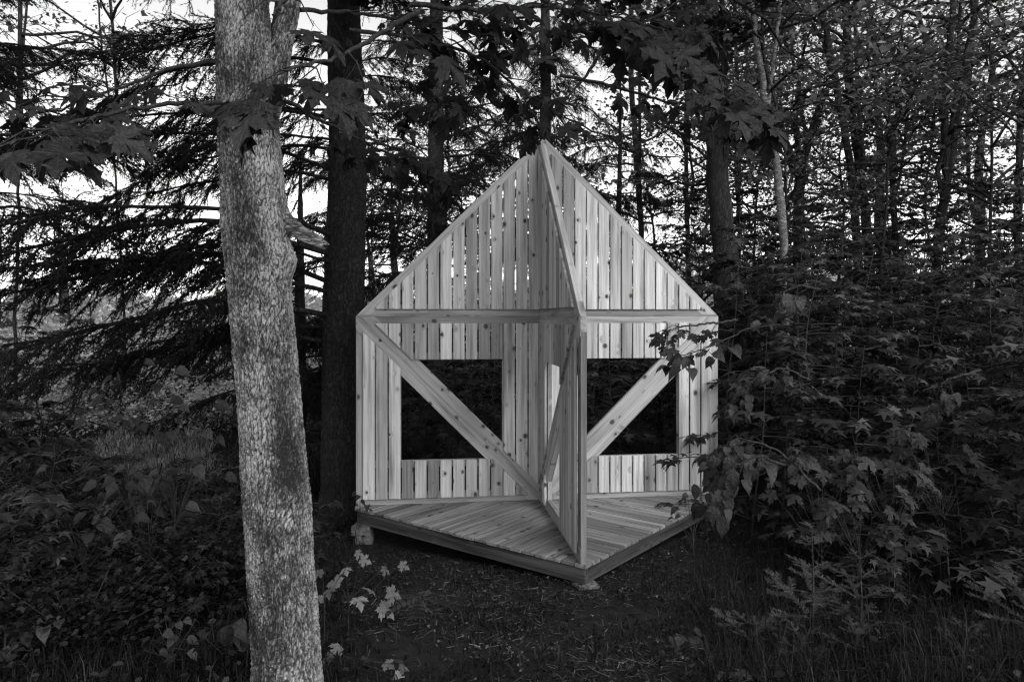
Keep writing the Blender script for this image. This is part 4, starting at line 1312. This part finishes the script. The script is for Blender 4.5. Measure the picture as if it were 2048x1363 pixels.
# ------------------------------------------------------------------ maple saplings with flat layered leaves
def sapling_mesh(seed, H, spread, nlay, size, leaves_per):
    rs = np.random.RandomState(seed)
    s = Soup(); zz = np.linspace(0, H, 14)
    st = np.stack([(vnoise(zz * .9, zz * 0, s=seed) - .5) * .5, (vnoise(zz * .9, zz * 0 + 9, s=seed) - .5) * .5, zz], -1)
    st -= st[0]
    s.tube(st, np.linspace(.016, .004, 14) * (H / 3), 5)
    Ps, Y_, Z_, S_ = [], [], [], []
    for k in range(nlay):
        f = .12 + .88 * (k + rs.rand()) / nlay
        p0 = np.array([np.interp(f * H, zz, st[:, i]) for i in range(3)])
        az = k * 2.0 + rs.uniform(-.4, .4)
        L = spread * rs.uniform(.5, 1.1) * (1.15 - .55 * f)
        d = np.array((math.cos(az), math.sin(az), rs.uniform(.0, .35)))
        u = np.linspace(0, 1, 6)
        Q = p0 + d * L * u[:, None]; Q[:, 2] -= .22 * L * u ** 2
        s.tube(Q, np.linspace(.007, .003, 6), 4)
        lat = np.array((-d[1], d[0], 0))
        for j in range(leaves_per):
            g_ = rs.uniform(.25, 1.02)
            a = np.array([np.interp(g_, u, Q[:, i]) for i in range(3)])
            sd = 1 if j % 2 else -1
            off = rs.uniform(.05, .32) * L * .8
            dd = d * rs.uniform(.2, 1) + lat * sd * rs.uniform(.2, 1); dd[2] = rs.uniform(-.45, -.02)
            dd /= np.linalg.norm(dd)
            pos = a + (lat * sd * off * rs.rand() + d * off * .3) + np.array((0, 0, rs.uniform(-.03, .02)))
            if j % 3 == 0: s.tube([a, pos], [.002, .0015], 3)
            Ps.append(pos); Y_.append(dd); Z_.append((rs.normal(0, .22), rs.normal(0, .22), 1)); S_.append(size * rs.uniform(.6, 1.15))
    v, t = scatter(*MAPLE_LOW, np.array(Ps), frames(np.array(Y_), np.array(Z_)), np.array(S_))
    lf = Soup(); lf.add(v, t=t)
    return s.build('stem', [M['twig']], True), lf.build('foliage', [M['sapling_leaf']])


SAP = [sapling_mesh(500 + i, H, sp_, nl, .125, lp) for i, (H, sp_, nl, lp) in enumerate([(3.4, 1.1, 22, 24), (2.6, .95, 18, 22), (4.2, 1.3, 28, 24), (1.8, .8, 13, 22), (3.0, 1.2, 20, 26), (1.2, .6, 9, 18)])]


def sapling(v, x, y, sc_, rz, label, group, name='maple_sapling'):
    root = empty(name, (x, y, float(gz(x, y)) - .02), rz)
    tag(root, label, 'sapling', group)
    link('stem', SAP[v][0], root, scale=sc_)
    o = link('foliage', SAP[v][1], root, scale=sc_)
    o['kind'] = 'stuff'
    return root


rs = np.random.RandomState(15)
used = []


def thicket(n, xr, yr, hmax, lab, grp, mind=.45, vs=(0, 1, 2, 3, 4, 5), srange=(.8, 1.2)):
    c = 0
    for _ in range(n * 30):
        if c >= n: break
        y = rs.uniform(*yr); xn = rs.uniform(*xr); x = xn * y
        if any(math.hypot(x - a, y - b_) < mind for a, b_ in used): continue
        # keep off the deck
        d = np.array((x, y, 0)) - O
        uu, vv = float(d @ UU), float(d @ VV)
        if vv > -.5 and abs(uu) + vv < 2.6: continue
        used.append((x, y))
        h = hmax(xn, y)
        best = min(vs, key=lambda i: abs((3.4, 2.6, 4.2, 1.8, 3.0, 1.2)[i] - h) + rs.uniform(0, .5))
        sc_ = max(.45, min(1.35, h / (3.4, 2.6, 4.2, 1.8, 3.0, 1.2)[best]))
        sapling(best, x, y, sc_, rs.uniform(0, 6.28), describe(x, y, h, 'seedling' if 'seedling' in lab else 'maple sapling'), grp)
        c += 1


# right side: from beside the pavilion out to the frame edge
thicket(42, (.30, .78), (6.8, 10.5), lambda xn, y: .6 + y * .26 + rs.uniform(-.5, .5), 'layered maple sapling in the dense thicket right of the pavilion', 'maple saplings right of the pavilion', .5)
thicket(34, (.25, .80), (10.5, 15), lambda xn, y: 1.7 + y * .19 + rs.uniform(-.6, .8), 'layered maple sapling farther back in the right-hand wood', 'maple saplings far back on the right', .6)
thicket(22, (.38, .80), (4.8, 6.8), lambda xn, y: .7 + max(0, xn - .38) * 2.6 + rs.uniform(-.2, .4), 'low maple sapling in front of the right-hand thicket', 'low maple saplings in front of the thicket', .45)
# behind the pavilion (seen through its windows)
thicket(24, (-.25, .30), (9.4, 12.5), lambda xn, y: 2.0 + rs.uniform(-.5, .8), 'maple sapling in the shade behind the pavilion windows', 'maple saplings behind the pavilion', .5)
thicket(18, (-.25, .30), (12.5, 16), lambda xn, y: 2.5 + rs.uniform(-.5, .9), 'maple sapling deep behind the pavilion', 'maple saplings deep behind the pavilion', .6)
# left side
thicket(13, (-.80, -.38), (5.6, 8.0), lambda xn, y: .8 + max(0, -.55 - xn) * 3 + rs.uniform(-.2, .4), 'leafy sapling in the shade left of the near trunk', 'saplings left of the near trunk', .6)
thicket(9, (-.80, -.60), (12.0, 18.0), lambda xn, y: 2.0 + rs.uniform(-.5, .7), 'sapling along the edge of the pale meadow at the left', 'saplings along the meadow edge', .8)
thicket(24, (-.80, -.30), (4.2, 6.2), lambda xn, y: .55 + max(0, -.45 - xn) * 1.2 + rs.uniform(-.1, .3), 'low leafy seedling in the dark undergrowth at the left', 'low seedlings in the left undergrowth', .35)


# distant wood that closes the view
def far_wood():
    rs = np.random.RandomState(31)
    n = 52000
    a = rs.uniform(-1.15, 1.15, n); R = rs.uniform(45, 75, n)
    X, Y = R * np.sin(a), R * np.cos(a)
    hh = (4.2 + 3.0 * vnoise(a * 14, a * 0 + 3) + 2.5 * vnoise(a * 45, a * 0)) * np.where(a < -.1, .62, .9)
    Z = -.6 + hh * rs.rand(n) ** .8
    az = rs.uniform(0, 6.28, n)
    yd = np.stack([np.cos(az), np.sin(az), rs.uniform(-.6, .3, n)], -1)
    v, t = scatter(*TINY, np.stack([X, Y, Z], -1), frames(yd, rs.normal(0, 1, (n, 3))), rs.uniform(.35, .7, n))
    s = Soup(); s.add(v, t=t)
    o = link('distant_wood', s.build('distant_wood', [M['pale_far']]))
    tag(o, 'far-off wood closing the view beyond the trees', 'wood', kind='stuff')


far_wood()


# shrubs at the meadow edge, sunlight painted into the paler leaf copies
def shrub_mesh(seed, r, h, n, size):
    rs = np.random.RandomState(seed)
    s = Soup(); C = []
    for k in range(26):
        az, rr_ = rs.uniform(0, 6.28), r * rs.uniform(.2, 1)
        e = np.array((math.cos(az) * rr_, math.sin(az) * rr_, h * rs.uniform(.4, 1) * math.sqrt(max(.15, 1 - (rr_ / r) ** 2 * .7))))
        P = np.array([(0, 0, 0), e * (.4, .4, .55), e]); s.tube(P, [.012, .008, .004], 4)
        for j in range(9): C.append(P[1] + (P[2] - P[1]) * rs.uniform(0, 1.1) + rs.normal(0, .1, 3))
    C = np.array(C)
    P = C[rs.randint(len(C), size=n)] + rs.normal(0, .09, (n, 3)); P[:, 2] = np.abs(P[:, 2])
    az = rs.uniform(0, 6.28, n)
    yd = np.stack([np.cos(az), np.sin(az), rs.uniform(-.7, .3, n)], -1)
    zd = np.stack([rs.normal(0, .5, n), rs.normal(0, .5, n), np.ones(n)], -1)
    v, t = scatter(*TINY, P, frames(yd, zd), size * rs.uniform(.6, 1.2, n))
    lf = Soup(); lf.add(v, t=t)
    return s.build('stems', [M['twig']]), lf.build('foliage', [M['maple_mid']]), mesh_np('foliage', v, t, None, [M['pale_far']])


SHR = [shrub_mesh(600 + i, 1.1, 1.3, 2600, .08) for i in range(3)]


def shrub(v, x, y, sc_, rz, label, group, pale=False):
    root = empty('shrub', (x, y, float(gz(x, y)) - .03), rz); tag(root, label, 'shrub', group)
    link('stems', SHR[v][0], root, scale=sc_)
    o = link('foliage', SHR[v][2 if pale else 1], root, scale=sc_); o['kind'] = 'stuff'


rs = np.random.RandomState(19)
for k in range(26):
    y = rs.uniform(20, 34); x = rs.uniform(-.75, -.2) * y
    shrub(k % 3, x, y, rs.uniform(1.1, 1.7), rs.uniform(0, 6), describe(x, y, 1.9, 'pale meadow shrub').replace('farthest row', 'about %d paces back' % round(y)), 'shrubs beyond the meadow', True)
for k, (px_, y, sc_) in enumerate([(150, 14.5, 1.1), (235, 15.5, 1.3), (310, 14.0, 1.0), (370, 15.0, 1.3), (430, 13.6, 1.05), (475, 15.2, 1.2), (90, 13.2, 1.0)]):
    x = (px_ - 1024) / FPX * y
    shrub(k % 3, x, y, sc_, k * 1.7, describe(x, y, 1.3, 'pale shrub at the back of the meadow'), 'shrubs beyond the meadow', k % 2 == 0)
for k in range(16):
    y = rs.uniform(15, 22); x = rs.uniform(-.2, .8) * y
    shrub(k % 3, x, y, rs.uniform(1.2, 2.0), rs.uniform(0, 6), describe(x, y, 1.9, 'dark undergrowth shrub').replace('farthest row', 'about %d paces back' % round(y)), 'undergrowth shrubs behind the saplings')
for k in range(18):
    y = rs.uniform(3.9, 7.5); x = rs.uniform(-.78, -.36) * y
    shrub(k % 3, x, y, rs.uniform(.35, .7), rs.uniform(0, 6), describe(x, y, .7, 'dark shrub'), 'small shrubs in the left undergrowth')


# ------------------------------------------------------------------ ground cover
def deck_mask(x, y, m=.0):
    d0, d1 = x - O[0], y - O[1]
    u = d0 * UU[0] + d1 * UU[1]; v = d0 * VV[0] + d1 * VV[1]
    return (np.abs(u) + v < 1.9 + m) & (v > -.15)


def grass():
    rs = np.random.RandomState(3)
    def blades(n, xf, yr, h0, h1, mat, label, wide=.0035, clump=True):
        y = yr[0] + (yr[1] - yr[0]) * rs.rand(n) ** 1.3
        x = rs.uniform(xf[0], xf[1], n) * y
        if clump:
            dens = vnoise(x * 1.7, y * 1.7, s=8) * .6 + vnoise(x * 6, y * 6, s=9) * .4
            side = np.clip((np.abs(x / y - .05) - .22) * 4, 0, 1)
            keep = (rs.rand(n) < np.clip(dens * 1.6 - .3 + side * .5, .15, 1)) & ~deck_mask(x, y, -.05)
            x, y = x[keep], y[keep]; side = side[keep]
        else: side = np.ones(n)
        n = len(x)
        h = rs.uniform(h0, h1, n) * (.55 + .45 * side) * (.6 + .8 * vnoise(x * 2.3, y * 2.3, s=12))
        z = gz(x, y) - .01
        az = rs.uniform(0, 6.28, n); ben = rs.uniform(.1, 1.7, n)
        d = np.stack([np.cos(az), np.sin(az), 0 * az], -1)
        w = np.stack([-np.sin(az), np.cos(az), 0 * az], -1) * (wide * rs.uniform(.6, 1.4, n))[:, None]
        b0 = np.stack([x, y, z], -1)
        m_ = b0 + d * (h * ben * .35)[:, None] + np.array((0, 0, 1)) * (h * .6)[:, None]
        t_ = b0 + d * (h * ben)[:, None] + np.array((0, 0, 1)) * (h * np.clip(1.05 - ben * .5, .3, 1))[:, None]
        v = np.stack([b0 - w, b0 + w, m_ + w * .8, m_ - w * .8, t_], 1).reshape(-1, 3)
        i = (np.arange(n) * 5)[:, None]
        tri = i + np.array([[3, 2, 4]]); qd = i + np.array([[0, 1, 2, 3]])
        me = mesh_np('grass', v, tri, qd, [mat])
        tag(link('grass', me), label, 'grass', kind='stuff')
    blades(70000, (-.80, .80), (2.9, 8.2), .05, .17, M['grass'], 'short dark grass and weeds covering the shaded forest floor')
    blades(5000, (-.80, -.27), (3.4, 9), .12, .34, M['grass'], 'tall thin dark grass at the left of the near trunk', .0025, False)
    blades(3500, (.26, .80), (3.3, 6.5), .12, .36, M['grass'], 'tall thin dark grass at the lower right', .0022, False)
    blades(5000, (-.58, -.42), (9.8, 13), .18, .42, M['grass_sun_paint'], 'patch of meadow grass painted pale as sunlit behind the trees on the left', .006, False)
    blades(12000, (-.78, -.20), (9, 20), .2, .5, M['grass'], 'dim meadow grass beyond the shade on the left', .007, False)
    # litter: straw, twigs and small fallen leaves
    n = 52000
    y = 3.0 + 5.0 * rs.rand(n) ** 1.2; x = rs.uniform(-.75, .7, n) * y
    dens = vnoise(x * 1.3 + 4, y * 1.3, s=18)
    keep = (rs.rand(n) < np.clip(dens * 1.8 - .4, .06, 1) * np.clip(1.6 - np.abs(x / y - .05) * 3.2, .15, 1)) & ~deck_mask(x, y, -.05)
    x, y = x[keep], y[keep]; n = len(x); z = gz(x, y) + .012 + rs.rand(n) * .02
    P = np.stack([x, y, z], -1); az = rs.uniform(0, 6.28, n)
    yd = np.stack([np.cos(az), np.sin(az), rs.uniform(-.25, .25, n)], -1)
    zd = np.stack([rs.normal(0, .4, n), rs.normal(0, .4, n), np.ones(n)], -1)
    F = frames(yd, zd)
    st = rs.rand(n) < .8
    tv = np.array([(-.03, 0, 0), (.03, 0, 0), (.02, 1, .05), (-.02, 1, .05)]); ti = np.array([(0, 1, 2), (0, 2, 3)])
    s = Soup()
    v, t = scatter(tv, ti, P[st], F[st], rs.uniform(.010, .075, st.sum())); s.add(v, t=t)
    v, t = scatter(*TINY, P[~st], F[~st], rs.uniform(.010, .032, (~st).sum())); s.add(v, t=t)
    tag(link('leaf_litter', s.build('leaf_litter', [M['straw']])), 'dry straw and fallen leaf litter on the bare ground before the deck', 'litter', kind='stuff')
    # clover sized ground leaves
    n = 7000
    y = 3.0 + 6.0 * rs.rand(n) ** 1.2; x = rs.uniform(-.78, .78, n) * y
    side = np.clip((np.abs(x / y - .03) - .12) * 5, 0, 1)
    keep = (rs.rand(n) < (.12 + .8 * side) * np.clip(vnoise(x * 2, y * 2, s=28) * 2 - .5, 0, 1)) & ~deck_mask(x, y, -.05)
    x, y, side = x[keep], y[keep], side[keep]; n = len(x)
    z = gz(x, y) + .02 + rs.rand(n) ** 2 * (.05 + .25 * side)
    P = np.stack([x, y, z], -1); az = rs.uniform(0, 6.28, n)
    yd = np.stack([np.cos(az), np.sin(az), rs.uniform(-.4, .3, n)], -1)
    zd = np.stack([rs.normal(0, .35, n), rs.normal(0, .35, n), np.ones(n)], -1)
    tv = np.array([(0, 0, 0), (.3, .3, .03), (.28, .65, .02), (0, 1, -.1), (-.28, .65, .02), (-.3, .3, .03)]); ti = np.array([(0, 1, 2), (0, 2, 3), (0, 3, 4), (0, 4, 5)])
    v, t = scatter(tv, ti, P, frames(yd, zd), rs.uniform(.02, .06, n))
    s = Soup(); s.add(v, t=t)
    tag(link('ground_cover', s.build('ground_cover', [M['maple_mid']])), 'low small-leaved weeds mixed into the grass', 'weeds', kind='stuff')


grass()


# ------------------------------------------------------------------ small plants with leaves one can pick out
def seedling(name, label, px, py, Y, heads, meshes, size, seed, group=None, cat='plant', flat=.8, facecam=.5):
    """thin stem from the ground with leaves at the given pixel heads"""
    rs = np.random.RandomState(seed)
    top = pix(px, py, Y)
    b0 = np.array((top[0] + rs.uniform(-.03, .03), Y, float(gz(top[0], Y)) - .01))
    root = empty(name, tuple(b0)); tag(root, label, cat, group)
    s = Soup()
    hub = b0 + (top - b0) * .75
    s.tube(np.array([b0, (b0 + hub) / 2 + rs.normal(0, .01, 3), hub]) - b0, [.004, .0035, .003], 4)
    for (hx, hy, sc_) in heads:
        e = pix(hx, hy, Y + rs.uniform(-.12, .12))
        s.tube(np.array([b0 + (hub - b0) * rs.uniform(.6, 1), e]) - b0, [.0025, .0015], 3)
        d = np.array((e[0] - hub[0], rs.uniform(-.15, .1), 0)); d += rs.normal(0, .05, 3); d[2] = -abs(np.linalg.norm(d)) * rs.uniform(.1, .5)
        d /= np.linalg.norm(d) + 1e-6
        place_leaf(meshes, root, b0, e, d, (rs.normal(0, .25), -facecam * rs.uniform(.4, 1.3), flat), size * sc_, rs)
    link('stem', s.build('stem', [M['twig']]), root)
    return root


seedling('maple_seedling', 'maple seedling with the brightest lobed leaves, just right of the near trunk', 700, 1160, 4.2, [(680, 1165, 1.2), (765, 1135, .75), (800, 1128, .8), (735, 1178, 1), (775, 1185, 1.15), (722, 1118, .8), (690, 1135, .7), (760, 1212, 1.3), (715, 1195, 1)], LEAF_SEED, .085, 1)
seedling('maple_seedling', 'small pale maple seedling against the foot of the near trunk', 650, 1140, 3.9, [(645, 1142, .8), (640, 1190, 1), (660, 1178, .8), (712, 1104, .7)], LEAF_SEED, .075, 2)
seedling('maple_seedling', 'maple seedling with pale leaves at the bottom edge right of the near trunk', 690, 1300, 3.75, [(680, 1290, 1), (665, 1310, 1), (700, 1330, 1), (770, 1325, .9), (800, 1330, .8), (790, 1350, 1), (650, 1335, .9), (735, 1345, 1)], LEAF_SEED, .07, 3)
seedling('maple_seedling', 'maple seedling at the bottom edge left of the three-leaved herb', 1460, 1350, 3.55, [(1450, 1345, 1), (1480, 1340, 1), (1510, 1352, .9)], LEAF_MIDM, .09, 4)
seedling('herb_plant', 'broad-leaved herb at the bottom edge hugging the left side of the near trunk', 460, 1270, 3.5, [(470, 1245, 1), (440, 1262, 1), (480, 1270, 1.2), (430, 1290, 1.2), (465, 1310, 1), (490, 1300, 1.1), (410, 1275, .9)], LEAF_PALE, .10, 5)
seedling('herb_plant', 'oval-leaved herb with many small leaves left of the near trunk at the bottom', 340, 1270, 3.6, [(310, 1240, .6), (330, 1236, .6), (355, 1245, .6), (370, 1238, .6), (390, 1240, .5), (330, 1262, .7), (350, 1270, .8), (375, 1280, .8), (300, 1275, .7), (290, 1300, .7), (320, 1305, .7), (350, 1310, .8), (380, 1300, .7), (400, 1262, .6)], LEAF_PALE, .075, 6)
seedling('herb_plant', 'low pointed-leaf herb near the bottom right of the bare ground', 1370, 1290, 3.9, [(1340, 1280, .8), (1360, 1270, .9), (1385, 1275, .9), (1400, 1290, .9), (1350, 1300, .9), (1375, 1310, .9), (1390, 1262, .8), (1330, 1305, .7)], LEAF_PALE, .075, 7)
seedling('herb_plant', 'dark herb with drooping leaves at the lower left corner', 60, 1260, 3.7, [(30, 1250, 1), (60, 1262, 1), (90, 1255, .9), (45, 1290, 1), (20, 1300, .9), (120, 1240, .7)], LEAF_HERB, .09, 8)
seedling('herb_plant', 'leafy sprig growing against the left corner of the deck', 722, 1000, 6.8, [(712, 985, .7), (722, 1000, .8), (735, 1010, .9), (728, 1030, .9), (718, 990, .7), (740, 1020, .8)], LEAF_HERB, .075, 9)
seedling('herb_plant', 'small-leaved dark sprig overhanging the right end of the deck boards', 1385, 1010, 5.4, [(1340, 1010, .8), (1352, 1018, .8), (1368, 1000, .8), (1385, 1012, .8), (1400, 1000, .8), (1360, 1030, .7), (1375, 990, .8), (1410, 1020, .8), (1395, 985, .8), (1345, 1035, .7)], LEAF_HERB, .07, 10)

rs = np.random.RandomState(61)
lab_r = ['broad maple leaves low in the dark right of the deck', 'maple sapling leaning over the dark grass under the thicket', 'maple leaves at the edge of the dark hollow on the right', 'dim maple spray hanging above the fir saplings']
for k, (px, py, Y) in enumerate([(1640, 960, 4.9), (1790, 955, 4.8), (1720, 1020, 4.7), (1880, 900, 5.2)]):
    hs = [(px + rs.uniform(-95, 95), py + rs.uniform(-50, 60), rs.uniform(.7, 1.1)) for _ in range(16)]
    seedling('maple_sapling', lab_r[k], px, py + 30, Y, hs, LEAF_MIDM, .12, 70 + k, cat='sapling')
lab_l = ['hazel sapling with dim round leaves left of the near trunk at mid height', 'thin hazel stem with hanging round leaves in the left shade', 'hazel sapling with low round leaves near the left undergrowth', 'hazel twigs with a few paler hanging leaves before the meadow']
for k, (px, py, Y) in enumerate([(350, 880, 4.8), (300, 1000, 4.6), (170, 1010, 4.6), (260, 800, 5.2)]):
    hs = [(px + rs.uniform(-110, 110), py + rs.uniform(-80, 80), rs.uniform(.6, 1.0)) for _ in range(18)]
    seedling('hazel_sapling', lab_l[k], px, py + 20, Y, hs, LEAF_HERB, .11, 80 + k, cat='sapling', facecam=.9)


def pinnate(name, label, px, py, Y, seed, size=.16, n=4, mat=None):
    """plant with feather leaves (rowan like); each leaf one part"""
    rs = np.random.RandomState(seed)
    top = pix(px, py, Y); b0 = np.array((top[0], Y, float(gz(top[0], Y)) - .01))
    root = empty(name, tuple(b0)); tag(root, label, 'plant')
    s = Soup(); hub = top - (0, 0, .03); s.tube(np.array([b0, hub]) - b0, [.004, .003], 4); link('stem', s.build('stem', [M['twig']]), root)
    tv = np.array([(0, 0, 0), (.2, .3, .03), (.19, .65, .02), (0, 1, -.08), (-.19, .65, .02), (-.2, .3, .03)]); ti = np.array([(0, 1, 2), (0, 2, 3), (0, 3, 4), (0, 4, 5)])
    for k in range(n):
        az = k * 2 * PI / n + rs.uniform(-.4, .4)
        d = np.array((math.cos(az), math.sin(az), .15)); lat = np.array((-d[1], d[0], 0)); L = size * rs.uniform(.8, 1.15)
        lf = Soup(); u = np.linspace(0, 1, 7); Q = d * L * u[:, None]; Q[:, 2] -= .35 * L * u ** 2
        lf.tube(Q, [.0015] * 7, 3, 1)
        P, Yd = [], []
        for i in range(1, 7):
            for sd in (-1, 1): P.append(Q[i]); Yd.append(d * .45 + lat * sd * .9 + np.array((0, 0, -.15)))
        P.append(Q[-1]); Yd.append(d)
        v, t = scatter(tv, ti, np.array(P), frames(np.array(Yd), np.tile((0, 0, 1.0), (len(P), 1)) + rs.normal(0, .15, (len(P), 3))), L * .36)
        lf.add(v, t=t)
        o = link('leaf', lf.build('leaf', [mat or M['herb_leaf'], M['twig']]), root, loc=tuple(hub - b0))
    return root


pinnate('rowan_seedling', 'feather-leaved seedling in the middle of the litter left of the deck corner', 840, 1185, 4.4, 1, .17, 5)
pinnate('rowan_seedling', 'feather-leaved seedling at the bottom edge near the lower right', 1765, 1335, 3.8, 2, .15, 5, M['linden_leaf'])
pinnate('rowan_seedling', 'dim feather-leaved plant low at the right side', 1960, 1290, 3.8, 3, .13, 5)


# fir saplings with flat needled twigs
def fir_spray(seed, L):
    rs = np.random.RandomState(seed)
    s = Soup(); segs = [(np.zeros(3), np.array((L, 0, .12 * L)))]
    for f, sd in ((.42, 1), (.48, -1), (.72, 1), (.76, -1)):
        a = segs[0][1] * f; segs.append((a, a + np.array((.55, sd * .75, .05)) * L * (1 - f) * .75))
    for a, b_ in segs:
        s.tube([a, b_], [.0025, .0012], 3, 0)
        ln = np.linalg.norm(b_ - a); n = int(ln / .0028)
        f = np.linspace(.08, 1, n); P = a + (b_ - a) * f[:, None]
        d = (b_ - a) / ln; lat = np.cross(d, (0, 0, 1)); lat /= np.linalg.norm(lat)
        sd = np.where(np.arange(n) % 2, 1, -1)[:, None]
        D = lat * sd + d * .45 + np.array((0, 0, .25)) + rs.normal(0, .15, (n, 3))
        tv = np.array([(-.075, 0, 0), (.075, 0, 0), (.06, 1, 0), (-.06, 1, 0)]); ti = np.array([(0, 1, 2), (0, 2, 3)])
        v, t = scatter(tv, ti, P, frames(D, np.tile((0, 0, 1.0), (n, 1)) + rs.normal(0, .2, (n, 3))), rs.uniform(.016, .024, n)); s.add(v, t=t, m=1)
    return s.build('branch', [M['twig'], M['fir_needles']])


FIR = [fir_spray(700 + i, .30) for i in range(3)]


def fir(label, px, ptop, Y, seed, whorls=3, spread=1.0):
    rs = np.random.RandomState(seed)
    top = pix(px, ptop, Y); b0 = np.array((top[0], Y, float(gz(top[0], Y)) - .02)); H = top[2] - b0[2]
    root = empty('fir_sapling', tuple(b0)); tag(root, label, 'sapling', 'fir saplings at the lower right')
    s = Soup(); s.tube([(0, 0, 0), (.01, 0, H * .5), (0, 0, H)], [.008, .006, .002], 5)
    n = 60; f = rs.uniform(.75, 1, n); az = rs.uniform(0, 6.28, n)
    v, t = scatter(np.array([(-.06, 0, 0), (.06, 0, 0), (0, 1, 0)]), np.array([(0, 1, 2)]), np.stack([0 * f, 0 * f, H * f], -1), frames(np.stack([np.cos(az), np.sin(az), 0 * az + .9], -1), rs.normal(0, 1, (n, 3))), .018)
    s.add(v, t=t, m=1)
    link('stem', s.build('stem', [M['twig'], M['fir_needles']]), root)
    for w in range(whorls):
        z = H * (1 - (w + .55) / (whorls + .7)); 
        for k in range(4 if w else 3):
            link('branch', FIR[rs.randint(3)], root, loc=(0, 0, z), rot=(rs.uniform(-.2, .2), math.radians(rs.uniform(-28, 2)), k * 1.65 + w * .7 + rs.uniform(-.3, .3)), scale=spread * rs.uniform(.7, 1.1) * (.5 + .28 * w))


fir('tallest fir sapling with bright raised tips in the lower right grass', 1624, 1062, 4.2, 1, 4, .9)
fir('fir sapling just right of the tallest one, with a short leader', 1720, 1095, 4.3, 2, 4, .85)
fir('low spreading fir sapling left of the tallest one', 1500, 1235, 4.0, 3, 2, 1.0)
fir('low fir sapling near the bottom, right of centre of the lower right grass', 1710, 1250, 3.9, 4, 2, .9)
fir('fir sapling whose tips reach in at the right edge', 2060, 1090, 4.2, 5, 4, 1.0)
fir('low fir sapling at the right between the grass tufts', 1930, 1245, 4.0, 6, 2, .9)
fir('low fir sapling between the herb and the spreading one', 1600, 1265, 3.8, 7, 2, .8)

# things whose look and place read alike: say which of them stands farther left
bpy.context.view_layer.update()
same = {}
for o in SC.objects:
    if o.parent is None and o.get('label') and 'viewpoint' not in o['label']: same.setdefault(o['label'], []).append(o)
for lab, os_ in same.items():
    if len(os_) < 2: continue
    os_.sort(key=lambda o: o.location.x / max(.1, o.location.y))
    n = len(os_)
    nth = ['leftmost', 'second from left', 'third from left', 'fourth from left', 'fifth from left', 'sixth from left']
    for i, o in enumerate(os_):
        t = 'rightmost' if i == n - 1 else nth[min(i, 5)]
        o['label'] = lab + ', ' + t
        if len(o['label'].split()) > 16: o['label'] = lab.split(',')[0] + ', ' + t
